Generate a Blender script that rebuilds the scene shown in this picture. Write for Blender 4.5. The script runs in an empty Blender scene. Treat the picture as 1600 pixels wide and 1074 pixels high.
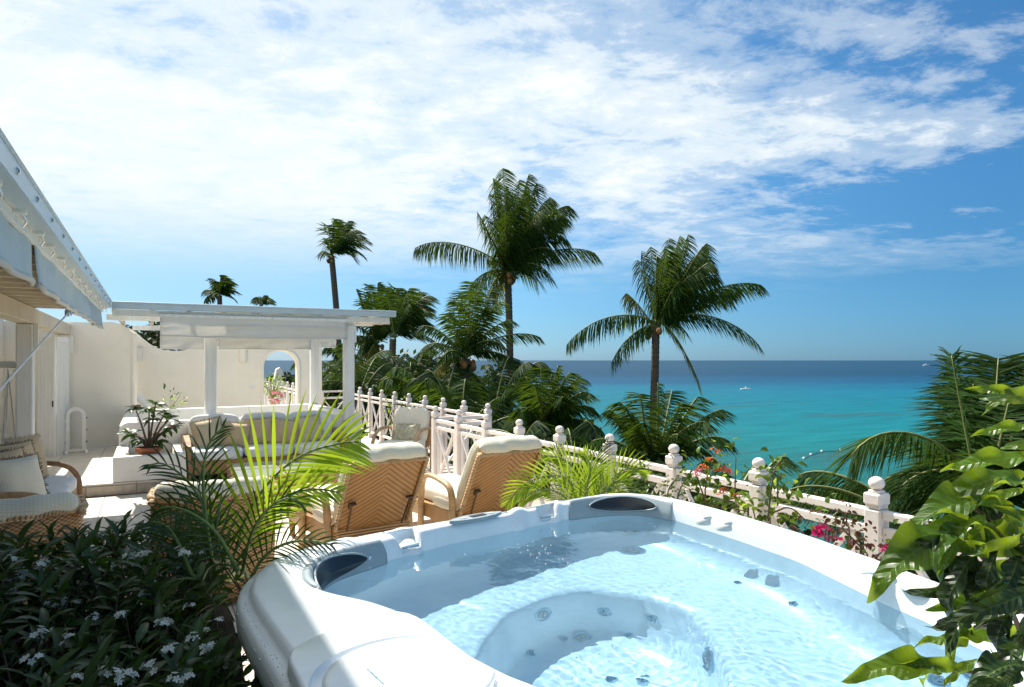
import bpy, math, random
from mathutils import Vector, Matrix, noise
R_ = math.radians
random.seed(7)
sc = bpy.context.scene
COL = sc.collection

# ------------------------------------------------------------ camera, sky, sun, exposure
EYE = 1.70
FOC = 1067.0
YAW = 27.9
FWD = Vector((math.sin(R_(YAW)), math.cos(R_(YAW)), 0))
RGT = Vector((math.cos(R_(YAW)), -math.sin(R_(YAW)), 0))
UP = Vector((0, 0, 1))
cam_d = bpy.data.cameras.new('camera')
cam = bpy.data.objects.new('camera', cam_d)
COL.objects.link(cam)
cam.location = (0, 0, EYE)
cam.rotation_euler = (R_(90), 0, -R_(YAW))
cam_d.sensor_width = 36
cam_d.lens = 36 * FOC / 1600
cam_d.shift_y = (563 - 537) / 1600
cam_d.clip_start = 0.05
cam_d.clip_end = 30000
sc.camera = cam

SUNV = Vector((-0.20, 0.75, 1.0)).normalized()
SUN_EL = math.asin(SUNV.z)
SUN_AZ = math.atan2(SUNV.x, SUNV.y)
w = bpy.data.worlds.new('World')
sc.world = w
w.use_nodes = True
wt = w.node_tree
wt.nodes.clear()


def N(t, kind, **kw):
    n = t.nodes.new(kind)
    for k, v in kw.items():
        if k.startswith('i_'):
            n.inputs[k[2:].replace('_', ' ')].default_value = v
        else:
            setattr(n, k, v)
    return n


def math_n(t, op, a, b=None, clamp=False):
    n = t.nodes.new('ShaderNodeMath')
    n.operation = op
    n.use_clamp = clamp
    for i, x in enumerate((a, b)):
        if x is None:
            continue
        if isinstance(x, (int, float)):
            n.inputs[i].default_value = x
        else:
            t.links.new(x, n.inputs[i])
    return n.outputs[0]


def mixc(t, fac, a, b, mode='MIX'):
    n = t.nodes.new('ShaderNodeMix')
    n.data_type = 'RGBA'
    n.blend_type = mode
    for s, x in ((n.inputs[0], fac), (n.inputs[6], a), (n.inputs[7], b)):
        if isinstance(x, (int, float)):
            s.default_value = x
        elif isinstance(x, (tuple, list)):
            s.default_value = tuple(x) if len(x) == 4 else tuple(x) + (1,)
        else:
            t.links.new(x, s)
    return n.outputs[2]


def ramp(t, fac, stops, interp='LINEAR'):
    n = t.nodes.new('ShaderNodeValToRGB')
    n.color_ramp.interpolation = interp
    e = n.color_ramp.elements
    while len(e) < len(stops):
        e.new(0.5)
    for el, (p, c) in zip(e, stops):
        el.position = p
        el.color = (c, c, c, 1) if isinstance(c, (int, float)) else tuple(c) + (1,)
    t.links.new(fac, n.inputs[0])
    return n.outputs[0]


def build_world():
    t = wt
    sky = N(t, 'ShaderNodeTexSky', sky_type='NISHITA', sun_disc=False, sun_elevation=SUN_EL,
            sun_rotation=SUN_AZ, altitude=0, air_density=1.0, dust_density=0.3, ozone_density=2.0)
    tc = N(t, 'ShaderNodeTexCoord')
    sep = N(t, 'ShaderNodeSeparateXYZ')
    t.links.new(tc.outputs['Generated'], sep.inputs[0])
    X, Y, Z = sep.outputs
    r = math_n(t, 'ADD', math_n(t, 'MULTIPLY', X, RGT.x), math_n(t, 'MULTIPLY', Y, RGT.y))
    f = math_n(t, 'ADD', math_n(t, 'MULTIPLY', X, FWD.x), math_n(t, 'MULTIPLY', Y, FWD.y))
    zz = math_n(t, 'ADD', math_n(t, 'MAXIMUM', Z, 0.0), 0.10)
    cu = math_n(t, 'DIVIDE', r, zz)
    cv = math_n(t, 'DIVIDE', f, zz)
    comb = N(t, 'ShaderNodeCombineXYZ')
    t.links.new(cu, comb.inputs[0])
    t.links.new(cv, comb.inputs[1])
    mp = N(t, 'ShaderNodeMapping')
    mp.inputs['Rotation'].default_value = (0, 0, R_(-28))
    mp.inputs['Scale'].default_value = (0.84, 1.0, 1)
    mp.inputs['Location'].default_value = CL_OFF
    t.links.new(comb.outputs[0], mp.inputs[0])
    n1 = N(t, 'ShaderNodeTexNoise', i_Scale=0.75, i_Detail=9.0, i_Roughness=0.58, i_Distortion=0.35)
    n2 = N(t, 'ShaderNodeTexNoise', i_Scale=5.0, i_Detail=8.0, i_Roughness=0.68, i_Distortion=0.25)
    t.links.new(mp.outputs[0], n1.inputs['Vector'])
    t.links.new(mp.outputs[0], n2.inputs['Vector'])
    d = math_n(t, 'ADD', math_n(t, 'MULTIPLY', n1.outputs[0], 1.15), math_n(t, 'MULTIPLY', n2.outputs[0], 0.60))
    # the cloud sheet thins away to one side of the sky
    d = math_n(t, 'SUBTRACT', d, math_n(t, 'MULTIPLY', r, 0.42))
    d = math_n(t, 'ADD', d, -0.02)
    cover = ramp(t, d, [(0.60, 0.0), (0.74, 0.40), (0.86, 0.80), (1.0, 1.0)], 'EASE')
    low = ramp(t, Z, [(0.07, 0.0), (0.24, 1.0)], 'EASE')
    cover = math_n(t, 'MULTIPLY', cover, low)
    # blue of the clear sky: Nishita, deepened (polarised) away from the sun's side
    s1 = mixc(t, 1.0, sky.outputs[0], (0.73, 0.975, 0.95), 'MULTIPLY')
    side = ramp(t, math_n(t, 'ADD', math_n(t, 'MULTIPLY', r, 0.5), 0.5), [(0.15, (0.84, 0.70, 0.72)), (0.5, (0.56, 0.64, 0.70)), (0.78, (0.30, 0.46, 0.58))])
    s1 = mixc(t, 1.0, s1, side, 'MULTIPLY')
    hz = ramp(t, Z, [(0.0, (0.52, 0.59, 0.96)), (0.04, (0.53, 0.61, 0.88)), (0.12, (0.60, 0.68, 0.82)), (0.3, (0.85, 0.92, 1.0)), (1.0, (1, 1, 1))])
    s1 = mixc(t, 1.0, s1, hz, 'MULTIPLY')
    shade = ramp(t, n2.outputs[0], [(0.3, (3.7, 4.3, 4.55)), (0.65, (4.5, 4.72, 4.74))])
    colr = mixc(t, cover, s1, shade)
    bg = N(t, 'ShaderNodeBackground', i_Strength=0.11)
    t.links.new(colr, bg.inputs[0])
    out = N(t, 'ShaderNodeOutputWorld')
    t.links.new(bg.outputs[0], out.inputs[0])


CL_OFF = (1.3, 0.4, 0)
build_world()

sun_d = bpy.data.lights.new('sun', 'SUN')
sun_d.energy = 4.1
sun_d.angle = R_(0.5)
sun_d.color = (1.0, 0.95, 0.87)
sun = bpy.data.objects.new('sun', sun_d)
COL.objects.link(sun)
sun_d.cycles.is_caustics_light = True
sun.location = (0, 0, 30)
sun.rotation_euler = SUNV.to_track_quat('Z', 'Y').to_euler()

sc.view_settings.view_transform = 'Standard'
sc.view_settings.look = 'None'
sc.view_settings.gamma = 1
sc.view_settings.exposure = 1.02
sc.view_settings.use_curve_mapping = False
sc.render.engine = 'CYCLES'
sc.cycles.max_bounces = 8
sc.cycles.transparent_max_bounces = 16
sc.cycles.use_denoising = True
sc.cycles.caustics_reflective = False
sc.cycles.caustics_refractive = True


# ------------------------------------------------------------ helpers
def P(px, py, h):
    """point of the horizontal plane at height h seen in direction (px, py) of the 1600 px survey picture"""
    z = (EYE - h) * FOC / (py - 563)
    return FWD * z + RGT * ((px - 800) / FOC * z) + UP * h


def D(px, py, z):
    """point at depth z from the survey point"""
    return FWD * z + RGT * ((px - 800) / FOC * z) + UP * (EYE + (563 - py) / FOC * z)


def V(*a):
    return Vector(a)


class M:
    def __init__(s):
        s.v = []
        s.f = []

    def add(s, vs, fs, mat=None):
        o = len(s.v)
        if mat is not None:
            vs = [mat @ Vector(p) for p in vs]
        s.v += [tuple(p) for p in vs]
        s.f += [tuple(i + o for i in q) for q in fs]
        return s

    def box(s, c, d, b=0.0, mat=None):
        """box centred at c, full size d, chamfer b"""
        hx, hy, hz = d[0] / 2, d[1] / 2, d[2] / 2
        cx, cy, cz = c
        if b <= 0:
            vs = [(cx + x * hx, cy + y * hy, cz + z * hz) for x in (-1, 1) for y in (-1, 1) for z in (-1, 1)]
            fs = [(0, 1, 3, 2), (4, 6, 7, 5), (0, 4, 5, 1), (2, 3, 7, 6), (0, 2, 6, 4), (1, 5, 7, 3)]
            return s.add(vs, fs, mat)
        b = min(b, hx * .9, hy * .9, hz * .9)
        vs = []
        idx = {}
        for x in (-1, 1):
            for y in (-1, 1):
                for z in (-1, 1):
                    for k in range(3):
                        q = [hx - b, hy - b, hz - b]
                        q[k] += b
                        idx[(x, y, z, k)] = len(vs)
                        vs.append((cx + x * q[0], cy + y * q[1], cz + z * q[2]))
        fs = []
        for k in range(3):
            u, w_ = (k + 1) % 3, (k + 2) % 3
            for sg in (-1, 1):
                q = []
                for (a, c2) in ((-1, -1), (1, -1), (1, 1), (-1, 1)):
                    t = [0, 0, 0]
                    t[k] = sg
                    t[u] = a
                    t[w_] = c2
                    q.append(idx[(t[0], t[1], t[2], k)])
                fs.append(tuple(q) if sg > 0 else tuple(q[::-1]))
        for k in range(3):
            u, w_ = (k + 1) % 3, (k + 2) % 3
            for a in (-1, 1):
                for c2 in (-1, 1):
                    t0 = [0, 0, 0]
                    t0[u] = a
                    t0[w_] = c2
                    t1 = list(t0)
                    t0[k] = -1
                    t1[k] = 1
                    q = (idx[tuple(t0) + (u,)], idx[tuple(t1) + (u,)], idx[tuple(t1) + (w_,)], idx[tuple(t0) + (w_,)])
                    fs.append(q if a * c2 > 0 else q[::-1])
        for x in (-1, 1):
            for y in (-1, 1):
                for z in (-1, 1):
                    q = tuple(idx[(x, y, z, k)] for k in range(3))
                    fs.append(q if x * y * z > 0 else q[::-1])
        return s.add(vs, fs, mat)

    def span(s, lo, hi, b=0.0, mat=None):
        return s.box([(a + c) / 2 for a, c in zip(lo, hi)], [abs(c - a) for a, c in zip(lo, hi)], b, mat)

    def bar(s, p, q, w_, h, up=UP, b=0.0):
        """rectangular bar from p to q, width w_, height h (along up)"""
        p, q = Vector(p), Vector(q)
        d = (q - p)
        L = d.length
        d.normalize()
        side = d.cross(up)
        side.normalize()
        u2 = side.cross(d)
        m = Matrix((side, d, u2)).transposed().to_4x4()
        m.translation = (p + q) / 2
        return s.box((0, 0, 0), (w_, L, h), b, m)

    def tube(s, pts, r, n=8, cap=True, flat=1.0, upv=None):
        pts = [Vector(p) for p in pts]
        rs = r if isinstance(r, (list, tuple)) else [r] * len(pts)
        o = len(s.v)
        prev = None
        for i, p in enumerate(pts):
            a = pts[max(i - 1, 0)]
            b = pts[min(i + 1, len(pts) - 1)]
            t = (b - a)
            if t.length < 1e-9:
                t = Vector((0, 0, 1))
            t.normalize()
            if prev is None:
                ref = Vector(upv) if upv is not None else (UP if abs(t.z) < .9 else Vector((1, 0, 0)))
                e1 = t.cross(ref).normalized()
            else:
                e1 = (prev - t * prev.dot(t))
                e1 = e1.normalized() if e1.length > 1e-6 else t.orthogonal().normalized()
            prev = e1
            e2 = t.cross(e1)
            for k in range(n):
                an = 2 * math.pi * k / n
                s.v.append(tuple(p + e1 * (rs[i] * math.cos(an)) + e2 * (rs[i] * flat * math.sin(an))))
        for i in range(len(pts) - 1):
            for k in range(n):
                k2 = (k + 1) % n
                s.f.append((o + i * n + k, o + i * n + k2, o + (i + 1) * n + k2, o + (i + 1) * n + k))
        if cap:
            s.f.append(tuple(o + k for k in range(n))[::-1])
            s.f.append(tuple(o + (len(pts) - 1) * n + k for k in range(n)))
        return s

    def lathe(s, prof, c=(0, 0, 0), n=24, mat=None):
        """prof: list of (r, z)"""
        vs = []
        for (r, z) in prof:
            for k in range(n):
                a = 2 * math.pi * k / n
                vs.append((c[0] + r * math.cos(a), c[1] + r * math.sin(a), c[2] + z))
        fs = []
        for i in range(len(prof) - 1):
            for k in range(n):
                k2 = (k + 1) % n
                fs.append((i * n + k, i * n + k2, (i + 1) * n + k2, (i + 1) * n + k))
        fs.append(tuple(range(n))[::-1])
        fs.append(tuple((len(prof) - 1) * n + k for k in range(n)))
        return s.add(vs, fs, mat)

    def grid(s, fn, nu, nv, cu=False, cv=False, mat=None):
        vs = [fn(i / (nu if cu else nu - 1), j / (nv if cv else nv - 1)) for i in range(nu) for j in range(nv)]
        fs = []
        for i in range(nu if cu else nu - 1):
            for j in range(nv if cv else nv - 1):
                i2, j2 = (i + 1) % nu, (j + 1) % nv
                fs.append((i * nv + j, i2 * nv + j, i2 * nv + j2, i * nv + j2))
        return s.add(vs, fs, mat)

    def prism(s, poly, lo, hi, axis='z', mat=None):
        """poly: list of 2-D points, CCW; extruded between lo and hi along axis"""
        def mk(p, h):
            if axis == 'z':
                return (p[0], p[1], h)
            if axis == 'y':
                return (p[0], h, p[1])
            return (h, p[0], p[1])
        n = len(poly)
        vs = [mk(p, lo) for p in poly] + [mk(p, hi) for p in poly]
        fs = [tuple(range(n))[::-1], tuple(range(n, 2 * n))]
        for k in range(n):
            k2 = (k + 1) % n
            fs.append((k, k2, n + k2, n + k))
        return s.add(vs, fs, mat)

    def rbox(s, c, d, n=5.0, res=9, wob=0.0, mat=None, seed=0):
        """upholstered block: superellipsoid with a little unevenness"""
        vs, fs = [], []
        key = {}
        for k in range(3):
            u, w_ = (k + 1) % 3, (k + 2) % 3
            for sg in (-1, 1):
                g = []
                for i in range(res):
                    row = []
                    for j in range(res):
                        q = [0, 0, 0]
                        q[k] = sg
                        q[u] = -1 + 2 * i / (res - 1)
                        q[w_] = -1 + 2 * j / (res - 1)
                        q[u] = math.sin(q[u] * math.pi / 2)
                        q[w_] = math.sin(q[w_] * math.pi / 2)
                        kk = tuple(round(x, 5) for x in q)
                        if kk not in key:
                            key[kk] = len(vs)
                            m = sum(abs(x) ** n for x in q) ** (1 / n)
                            p = [x / m for x in q]
                            p = [c[t] + p[t] * d[t] / 2 for t in range(3)]
                            if wob:
                                nz = noise.noise_vector(Vector(p) * 7 + V(seed, seed * 2, 0)) * wob
                                p = [p[t] + nz[t] for t in range(3)]
                            vs.append(p)
                        row.append(key[kk])
                    g.append(row)
                for i in range(res - 1):
                    for j in range(res - 1):
                        q = (g[i][j], g[i + 1][j], g[i + 1][j + 1], g[i][j + 1])
                        fs.append(q if sg > 0 else q[::-1])
        return s.add(vs, fs, mat)

    def mesh(s, name, smooth=False, angle=None):
        me = bpy.data.meshes.new(name)
        me.from_pydata(s.v, [], s.f)
        if smooth:
            me.polygons.foreach_set('use_smooth', [True] * len(me.polygons))
            if angle:
                me.set_sharp_from_angle(angle=R_(angle))
        me.update()
        return me

    def build(s, name, mt, parent=None, smooth=False, angle=None):
        me = s.mesh(name, smooth, angle)
        me.materials.append(mt)
        o = bpy.data.objects.new(name, me)
        COL.objects.link(o)
        if parent is not None:
            o.parent = parent
        return o


def tag(o, label=None, cat=None, group=None, kind=None):
    if label:
        o['label'] = label
    if cat:
        o['category'] = cat
    if group:
        o['group'] = group
    if kind:
        o['kind'] = kind
    return o


def thing(name, label, cat, loc=(0, 0, 0), rz=0.0, group=None):
    o = bpy.data.objects.new(name, None)
    COL.objects.link(o)
    o.empty_display_size = 0.2
    o.location = loc
    o.rotation_euler = (0, 0, rz)
    return tag(o, label, cat, group)


def inst(me, name, parent, loc=(0, 0, 0), rot=None, scale=1.0, mat4=None):
    o = bpy.data.objects.new(name, me)
    COL.objects.link(o)
    if parent is not None:
        o.parent = parent
    if mat4 is not None:
        o.matrix_basis = mat4
    else:
        o.location = loc
        if rot is not None:
            o.rotation_euler = rot
        o.scale = (scale, scale, scale) if isinstance(scale, (int, float)) else scale
    return o


# children of an object built in this script
def kids(o):
    return [c for c in COL.objects if c.parent == o]


def copy_tree(o, parent=None):
    c = o.copy()
    COL.objects.link(c)
    c.parent = parent
    for k in KIDMAP(o):
        copy_tree(k, c)
    return c


def KIDMAP(o):
    return list(o.children)


# ------------------------------------------------------------ materials
MATS = {}


def mat(name, col, rough=0.6, var=0.12, vs=3.0, bump=0.0, bs=60.0, trans=0.0, spec=0.5, rnd=0.0, dirt=None,
        stretch=None, sheen=0.0, metal=0.0, coat=0.0, tcol=None, fine=0.0, dist=0.01):
    if name in MATS:
        return MATS[name]
    m = bpy.data.materials.new(name)
    m.use_nodes = True
    t = m.node_tree
    b = t.nodes['Principled BSDF']
    b.inputs['Roughness'].default_value = rough
    b.inputs['Specular IOR Level'].default_value = spec
    b.inputs['Metallic'].default_value = metal
    b.inputs['Coat Weight'].default_value = coat
    tc = t.nodes.new('ShaderNodeTexCoord')
    co = tc.outputs['Object']
    if stretch:
        mp = t.nodes.new('ShaderNodeMapping')
        mp.inputs['Scale'].default_value = stretch
        t.links.new(co, mp.inputs[0])
        co = mp.outputs[0]
    nz = N(t, 'ShaderNodeTexNoise', i_Scale=vs, i_Detail=6.0, i_Roughness=0.6)
    t.links.new(co, nz.inputs['Vector'])
    lo = tuple(max(0, c * (1 - var)) for c in col)
    hi = tuple(min(1, c * (1 + var)) for c in col)
    c = ramp(t, nz.outputs[0], [(0.3, lo), (0.7, hi)])
    if fine:
        n3 = N(t, 'ShaderNodeTexNoise', i_Scale=vs * 14, i_Detail=3.0, i_Roughness=0.7)
        t.links.new(co, n3.inputs['Vector'])
        f = ramp(t, n3.outputs[0], [(0.3, 1 - fine), (0.7, 1.0)])
        c = mixc(t, 1.0, c, f, 'MULTIPLY')
    if dirt:
        n2 = N(t, 'ShaderNodeTexNoise', i_Scale=dirt[1], i_Detail=8.0, i_Roughness=0.7, i_Distortion=0.8)
        t.links.new(co, n2.inputs['Vector'])
        f = ramp(t, n2.outputs[0], [(0.5, 0.0), (0.72, dirt[2])])
        c = mixc(t, f, c, dirt[0])
    if rnd:
        oi = t.nodes.new('ShaderNodeObjectInfo')
        f = ramp(t, oi.outputs['Random'], [(0.0, 1 - rnd), (1.0, 1.0)])
        c = mixc(t, 1.0, c, f, 'MULTIPLY')
    t.links.new(c, b.inputs['Base Color'])
    if sheen:
        b.inputs['Sheen Weight'].default_value = sheen
    if bump:
        nb = N(t, 'ShaderNodeTexNoise', i_Scale=bs, i_Detail=4.0, i_Roughness=0.6)
        t.links.new(co, nb.inputs['Vector'])
        bp = N(t, 'ShaderNodeBump', i_Strength=bump, i_Distance=dist)
        t.links.new(nb.outputs[0], bp.inputs['Height'])
        t.links.new(bp.outputs[0], b.inputs['Normal'])
    if trans:
        tr = t.nodes.new('ShaderNodeBsdfTranslucent')
        if tcol:
            f = mixc(t, 1.0, c, tuple(tcol), 'MULTIPLY')
            g = t.nodes.new('ShaderNodeVectorMath')
            g.operation = 'SCALE'
            g.inputs['Scale'].default_value = 1.0
            t.links.new(f, g.inputs[0])
            t.links.new(g.outputs[0], tr.inputs[0])
        else:
            t.links.new(c, tr.inputs[0])
        mx = t.nodes.new('ShaderNodeMixShader')
        mx.inputs[0].default_value = trans
        out = t.nodes['Material Output']
        t.links.new(b.outputs[0], mx.inputs[1])
        t.links.new(tr.outputs[0], mx.inputs[2])
        t.links.new(mx.outputs[0], out.inputs[0])
    MATS[name] = m
    return m


def leaf_mat(name, col, tcol, rough=0.42, trans=0.4, var=0.35, vs=6.0, rnd=0.35):
    """leaf: glossy upper side, coloured light coming through"""
    m = bpy.data.materials.new(name)
    m.use_nodes = True
    t = m.node_tree
    b = t.nodes['Principled BSDF']
    b.inputs['Roughness'].default_value = rough
    b.inputs['Specular IOR Level'].default_value = 0.5 if rough < 0.5 else 0.10
    tc = t.nodes.new('ShaderNodeTexCoord')
    nz = N(t, 'ShaderNodeTexNoise', i_Scale=vs, i_Detail=4.0, i_Roughness=0.6)
    t.links.new(tc.outputs['Object'], nz.inputs['Vector'])
    oi = t.nodes.new('ShaderNodeObjectInfo')
    geo = t.nodes.new('ShaderNodeNewGeometry')
    f0 = math_n(t, 'MULTIPLY', oi.outputs['Random'], 0.5)
    f1 = math_n(t, 'ADD', f0, math_n(t, 'MULTIPLY', geo.outputs['Random Per Island'], 0.5))
    br = ramp(t, f1, [(0.0, 1 - rnd), (1.0, 1.0)])
    g = ramp(t, nz.outputs[0], [(0.3, tuple(c * (1 - var) for c in col)), (0.7, tuple(c * (1 + var) for c in col))])
    g = mixc(t, 1.0, g, br, 'MULTIPLY')
    if name.startswith('glossy_broad'):
        # pale midrib and side veins, a little mottling
        sep = t.nodes.new('ShaderNodeSeparateXYZ')
        t.links.new(tc.outputs['Object'], sep.inputs[0])
        ax = math_n(t, 'ABSOLUTE', sep.outputs[0])
        rib = ramp(t, ax, [(0.003, 1.0), (0.010, 0.0)])
        ph = math_n(t, 'SINE', math_n(t, 'MULTIPLY', math_n(t, 'SUBTRACT', sep.outputs[1], math_n(t, 'MULTIPLY', ax, 0.9)), 82))
        vein = ramp(t, ph, [(0.93, 0.0), (1.0, 0.6)])
        g = mixc(t, math_n(t, 'MULTIPLY', math_n(t, 'MAXIMUM', rib, vein), 0.55), g, (0.16, 0.24, 0.05))
        bpn = N(t, 'ShaderNodeBump', i_Strength=0.35, i_Distance=0.02)
        t.links.new(ph, bpn.inputs['Height'])
        t.links.new(bpn.outputs[0], b.inputs['Normal'])
    t.links.new(g, b.inputs['Base Color'])
    tr = t.nodes.new('ShaderNodeBsdfTranslucent')
    g2 = mixc(t, 1.0, br, tuple(tcol), 'MULTIPLY')
    t.links.new(g2, tr.inputs[0])
    mx = t.nodes.new('ShaderNodeMixShader')
    mx.inputs[0].default_value = trans
    t.links.new(b.outputs[0], mx.inputs[1])
    t.links.new(tr.outputs[0], mx.inputs[2])
    t.links.new(mx.outputs[0], t.nodes['Material Output'].inputs[0])
    MATS[name] = m
    return m


def weave_mat(name, ca, cb, chevron=False, sx=34.0, sy=60.0, bump=0.8, axes=(0, 2)):
    """woven rattan: strand pattern in object space over axes (u, v)"""
    m = bpy.data.materials.new(name)
    m.use_nodes = True
    t = m.node_tree
    b = t.nodes['Principled BSDF']
    b.inputs['Roughness'].default_value = 0.45
    tc = t.nodes.new('ShaderNodeTexCoord')
    sep = t.nodes.new('ShaderNodeSeparateXYZ')
    t.links.new(tc.outputs['Object'], sep.inputs[0])
    u, v = sep.outputs[axes[0]], sep.outputs[axes[1]]
    if chevron:
        au = math_n(t, 'ABSOLUTE', math_n(t, 'SUBTRACT', u, 0.0))
        p = math_n(t, 'SUBTRACT', math_n(t, 'MULTIPLY', v, 1.0), math_n(t, 'MULTIPLY', au, -0.80 if chevron > 0 else 0.8))
        q = math_n(t, 'ADD', math_n(t, 'MULTIPLY', v, 0.7), au)
    else:
        p, q = v, u
    sp = math_n(t, 'SINE', math_n(t, 'MULTIPLY', p, 2 * math.pi * sx))
    sq = math_n(t, 'SINE', math_n(t, 'MULTIPLY', q, 2 * math.pi * sy))
    if chevron:
        wide = math_n(t, 'ABSOLUTE', math_n(t, 'SINE', math_n(t, 'MULTIPLY', p, math.pi * sx)))
        hgt = math_n(t, 'ADD', math_n(t, 'MULTIPLY', math_n(t, 'POWER', wide, 0.5), 0.8), 0.2)
        hgt = math_n(t, 'ADD', math_n(t, 'MULTIPLY', hgt, 0.8), math_n(t, 'MULTIPLY', sq, 0.07))
    else:
        hgt = math_n(t, 'MULTIPLY', sp, sq)
        hgt = math_n(t, 'ADD', math_n(t, 'MULTIPLY', hgt, 0.42), 0.55)
    nz = N(t, 'ShaderNodeTexNoise', i_Scale=9.0, i_Detail=5.0)
    t.links.new(tc.outputs['Object'], nz.inputs['Vector'])
    hm = math_n(t, 'ADD', hgt, math_n(t, 'MULTIPLY', math_n(t, 'SUBTRACT', nz.outputs[0], 0.5), 0.35))
    c = ramp(t, hm, [(0.1, tuple(x * 0.3 for x in cb)), (0.42, cb), (0.85, ca)])
    t.links.new(c, b.inputs['Base Color'])
    bp = N(t, 'ShaderNodeBump', i_Strength=bump, i_Distance=0.006)
    t.links.new(hgt, bp.inputs['Height'])
    t.links.new(bp.outputs[0], b.inputs['Normal'])
    MATS[name] = m
    return m


def dotted_mat(name, col, dot, pitch=0.022, bumpy=0.25):
    """upholstery with a woven dot"""
    m = bpy.data.materials.new(name)
    m.use_nodes = True
    t = m.node_tree
    b = t.nodes['Principled BSDF']
    b.inputs['Roughness'].default_value = 0.9
    b.inputs['Sheen Weight'].default_value = 0.2
    tc = t.nodes.new('ShaderNodeTexCoord')
    sep = t.nodes.new('ShaderNodeSeparateXYZ')
    t.links.new(tc.outputs['Object'], sep.inputs[0])
    k = 2 * math.pi / pitch
    w1 = math_n(t, 'ADD', sep.outputs[1], sep.outputs[2])
    a = math_n(t, 'SINE', math_n(t, 'MULTIPLY', math_n(t, 'ADD', sep.outputs[0], w1), k * .7))
    c_ = math_n(t, 'SINE', math_n(t, 'MULTIPLY', math_n(t, 'SUBTRACT', sep.outputs[0], w1), k * .7))
    pr = math_n(t, 'MULTIPLY', a, c_)
    f = ramp(t, pr, [(0.45, 0.0), (0.7, 1.0)])
    nz = N(t, 'ShaderNodeTexNoise', i_Scale=4.0, i_Detail=5.0)
    t.links.new(tc.outputs['Object'], nz.inputs['Vector'])
    base = ramp(t, nz.outputs[0], [(0.3, tuple(x * .93 for x in col)), (0.7, col)])
    c = mixc(t, f, base, dot)
    t.links.new(c, b.inputs['Base Color'])
    n2 = N(t, 'ShaderNodeTexNoise', i_Scale=12.0, i_Detail=6.0)
    t.links.new(tc.outputs['Object'], n2.inputs['Vector'])
    bp = N(t, 'ShaderNodeBump', i_Strength=bumpy, i_Distance=0.02)
    t.links.new(n2.outputs[0], bp.inputs['Height'])
    t.links.new(bp.outputs[0], b.inputs['Normal'])
    MATS[name] = m
    return m


plaster = mat('white_plaster', (0.88, 0.825, 0.72), 0.85, 0.03, 1.5, 0.25, 25, dirt=((0.72, 0.64, 0.53), 2.2, 0.22))
plaster_b = mat('painted_masonry', (0.86, 0.84, 0.79), 0.8, 0.04, 2.0, 0.2, 30, dirt=((0.60, 0.55, 0.47), 3.0, 0.2))
white_wood = mat('whitewashed_timber', (0.82, 0.82, 0.79), 0.6, 0.08, 2.0, 0.3, 40, stretch=(6, 6, 0.6), dirt=((0.50, 0.46, 0.38), 2.5, 0.35))
beam_wood = mat('limed_rafter_timber', (0.66, 0.58, 0.45), 0.65, 0.10, 2.0, 0.25, 40, rnd=0.15, dirt=((0.45, 0.38, 0.28), 3, 0.3))
board_wood = mat('painted_ceiling_board', (0.85, 0.81, 0.72), 0.6, 0.05, 2.0, 0.15, 40, rnd=0.15)
gutter_m = mat('shade_tinted_gutter_metal', (0.50, 0.60, 0.66), 0.35, 0.05, 3.0, 0, dirt=((0.42, 0.44, 0.42), 4, 0.3))  # blue of the eave's shaded side mixed into the gutter colour
fence_m = mat('pale_pink_fence_paint', (0.86, 0.785, 0.745), 0.55, 0.06, 3.0, 0.15, 60, rnd=0.08, fine=0.08, dirt=((0.52, 0.42, 0.36), 5.0, 0.35))
canvas_m = mat('awning_canvas', (0.80, 0.79, 0.75), 0.9, 0.04, 2.0, 0.35, 6, trans=0.3, dist=0.03)
canvas_b = mat('shade_blue_weathered_canvas', (0.56, 0.66, 0.70), 0.9, 0.08, 3.0, 0.4, 7, trans=0.10, dist=0.03, dirt=((0.44, 0.50, 0.52), 6, 0.4))  # blue-grey shade put into the canvas colour, weather stains over it
tile_m = mat('coral_stone_tile', (0.80, 0.73, 0.61), 0.55, 0.08, 2.2, 0.12, 40, rnd=0.16, fine=0.10, dirt=((0.52, 0.44, 0.33), 3.5, 0.35))
grout_m = mat('grout', (0.40, 0.35, 0.28), 0.9, 0.1, 5)
riser_m = mat('coral_stone_riser', (0.60, 0.52, 0.40), 0.8, 0.16, 9, 0.5, 40, rnd=0.15, dirt=((0.36, 0.29, 0.2), 12, 0.5))
cream_dot = dotted_mat('cream_dotted_upholstery', (0.70, 0.665, 0.52), (0.80, 0.77, 0.66), 0.030)
cream_m = mat('cream_cotton', (0.80, 0.75, 0.63), 0.9, 0.05, 3, 0.3, 14, dist=0.02, sheen=0.2)
white_cush = mat('white_cotton', (0.78, 0.79, 0.78), 0.9, 0.04, 3, 0.35, 10, dist=0.02, sheen=0.2)
tan_fab = mat('tan_linen', (0.57, 0.43, 0.26), 0.95, 0.08, 5, 0.35, 90, sheen=0.2)
olive_fab = mat('sand_linen', (0.60, 0.50, 0.33), 0.95, 0.08, 5, 0.35, 90, sheen=0.2)
wicker = weave_mat('woven_honey_rattan', (0.56, 0.34, 0.15), (0.34, 0.17, 0.06), False, 42, 26)
wicker_y = weave_mat('woven_honey_rattan_side', (0.56, 0.34, 0.15), (0.34, 0.17, 0.06), False, 42, 26, axes=(1, 2))
wicker_chev = weave_mat('chevron_honey_rattan', (0.50, 0.265, 0.095), (0.29, 0.135, 0.043), 1, 21, 60)
cane_m = mat('bound_rattan_pole', (0.50, 0.33, 0.17), 0.45, 0.25, 12, 0.6, 60, stretch=(1, 1, 1), dirt=((0.2, 0.11, 0.05), 8, 0.4))
dark_cane = mat('dark_rattan_pole', (0.22, 0.12, 0.055), 0.4, 0.3, 14, 0.4, 60)
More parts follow.
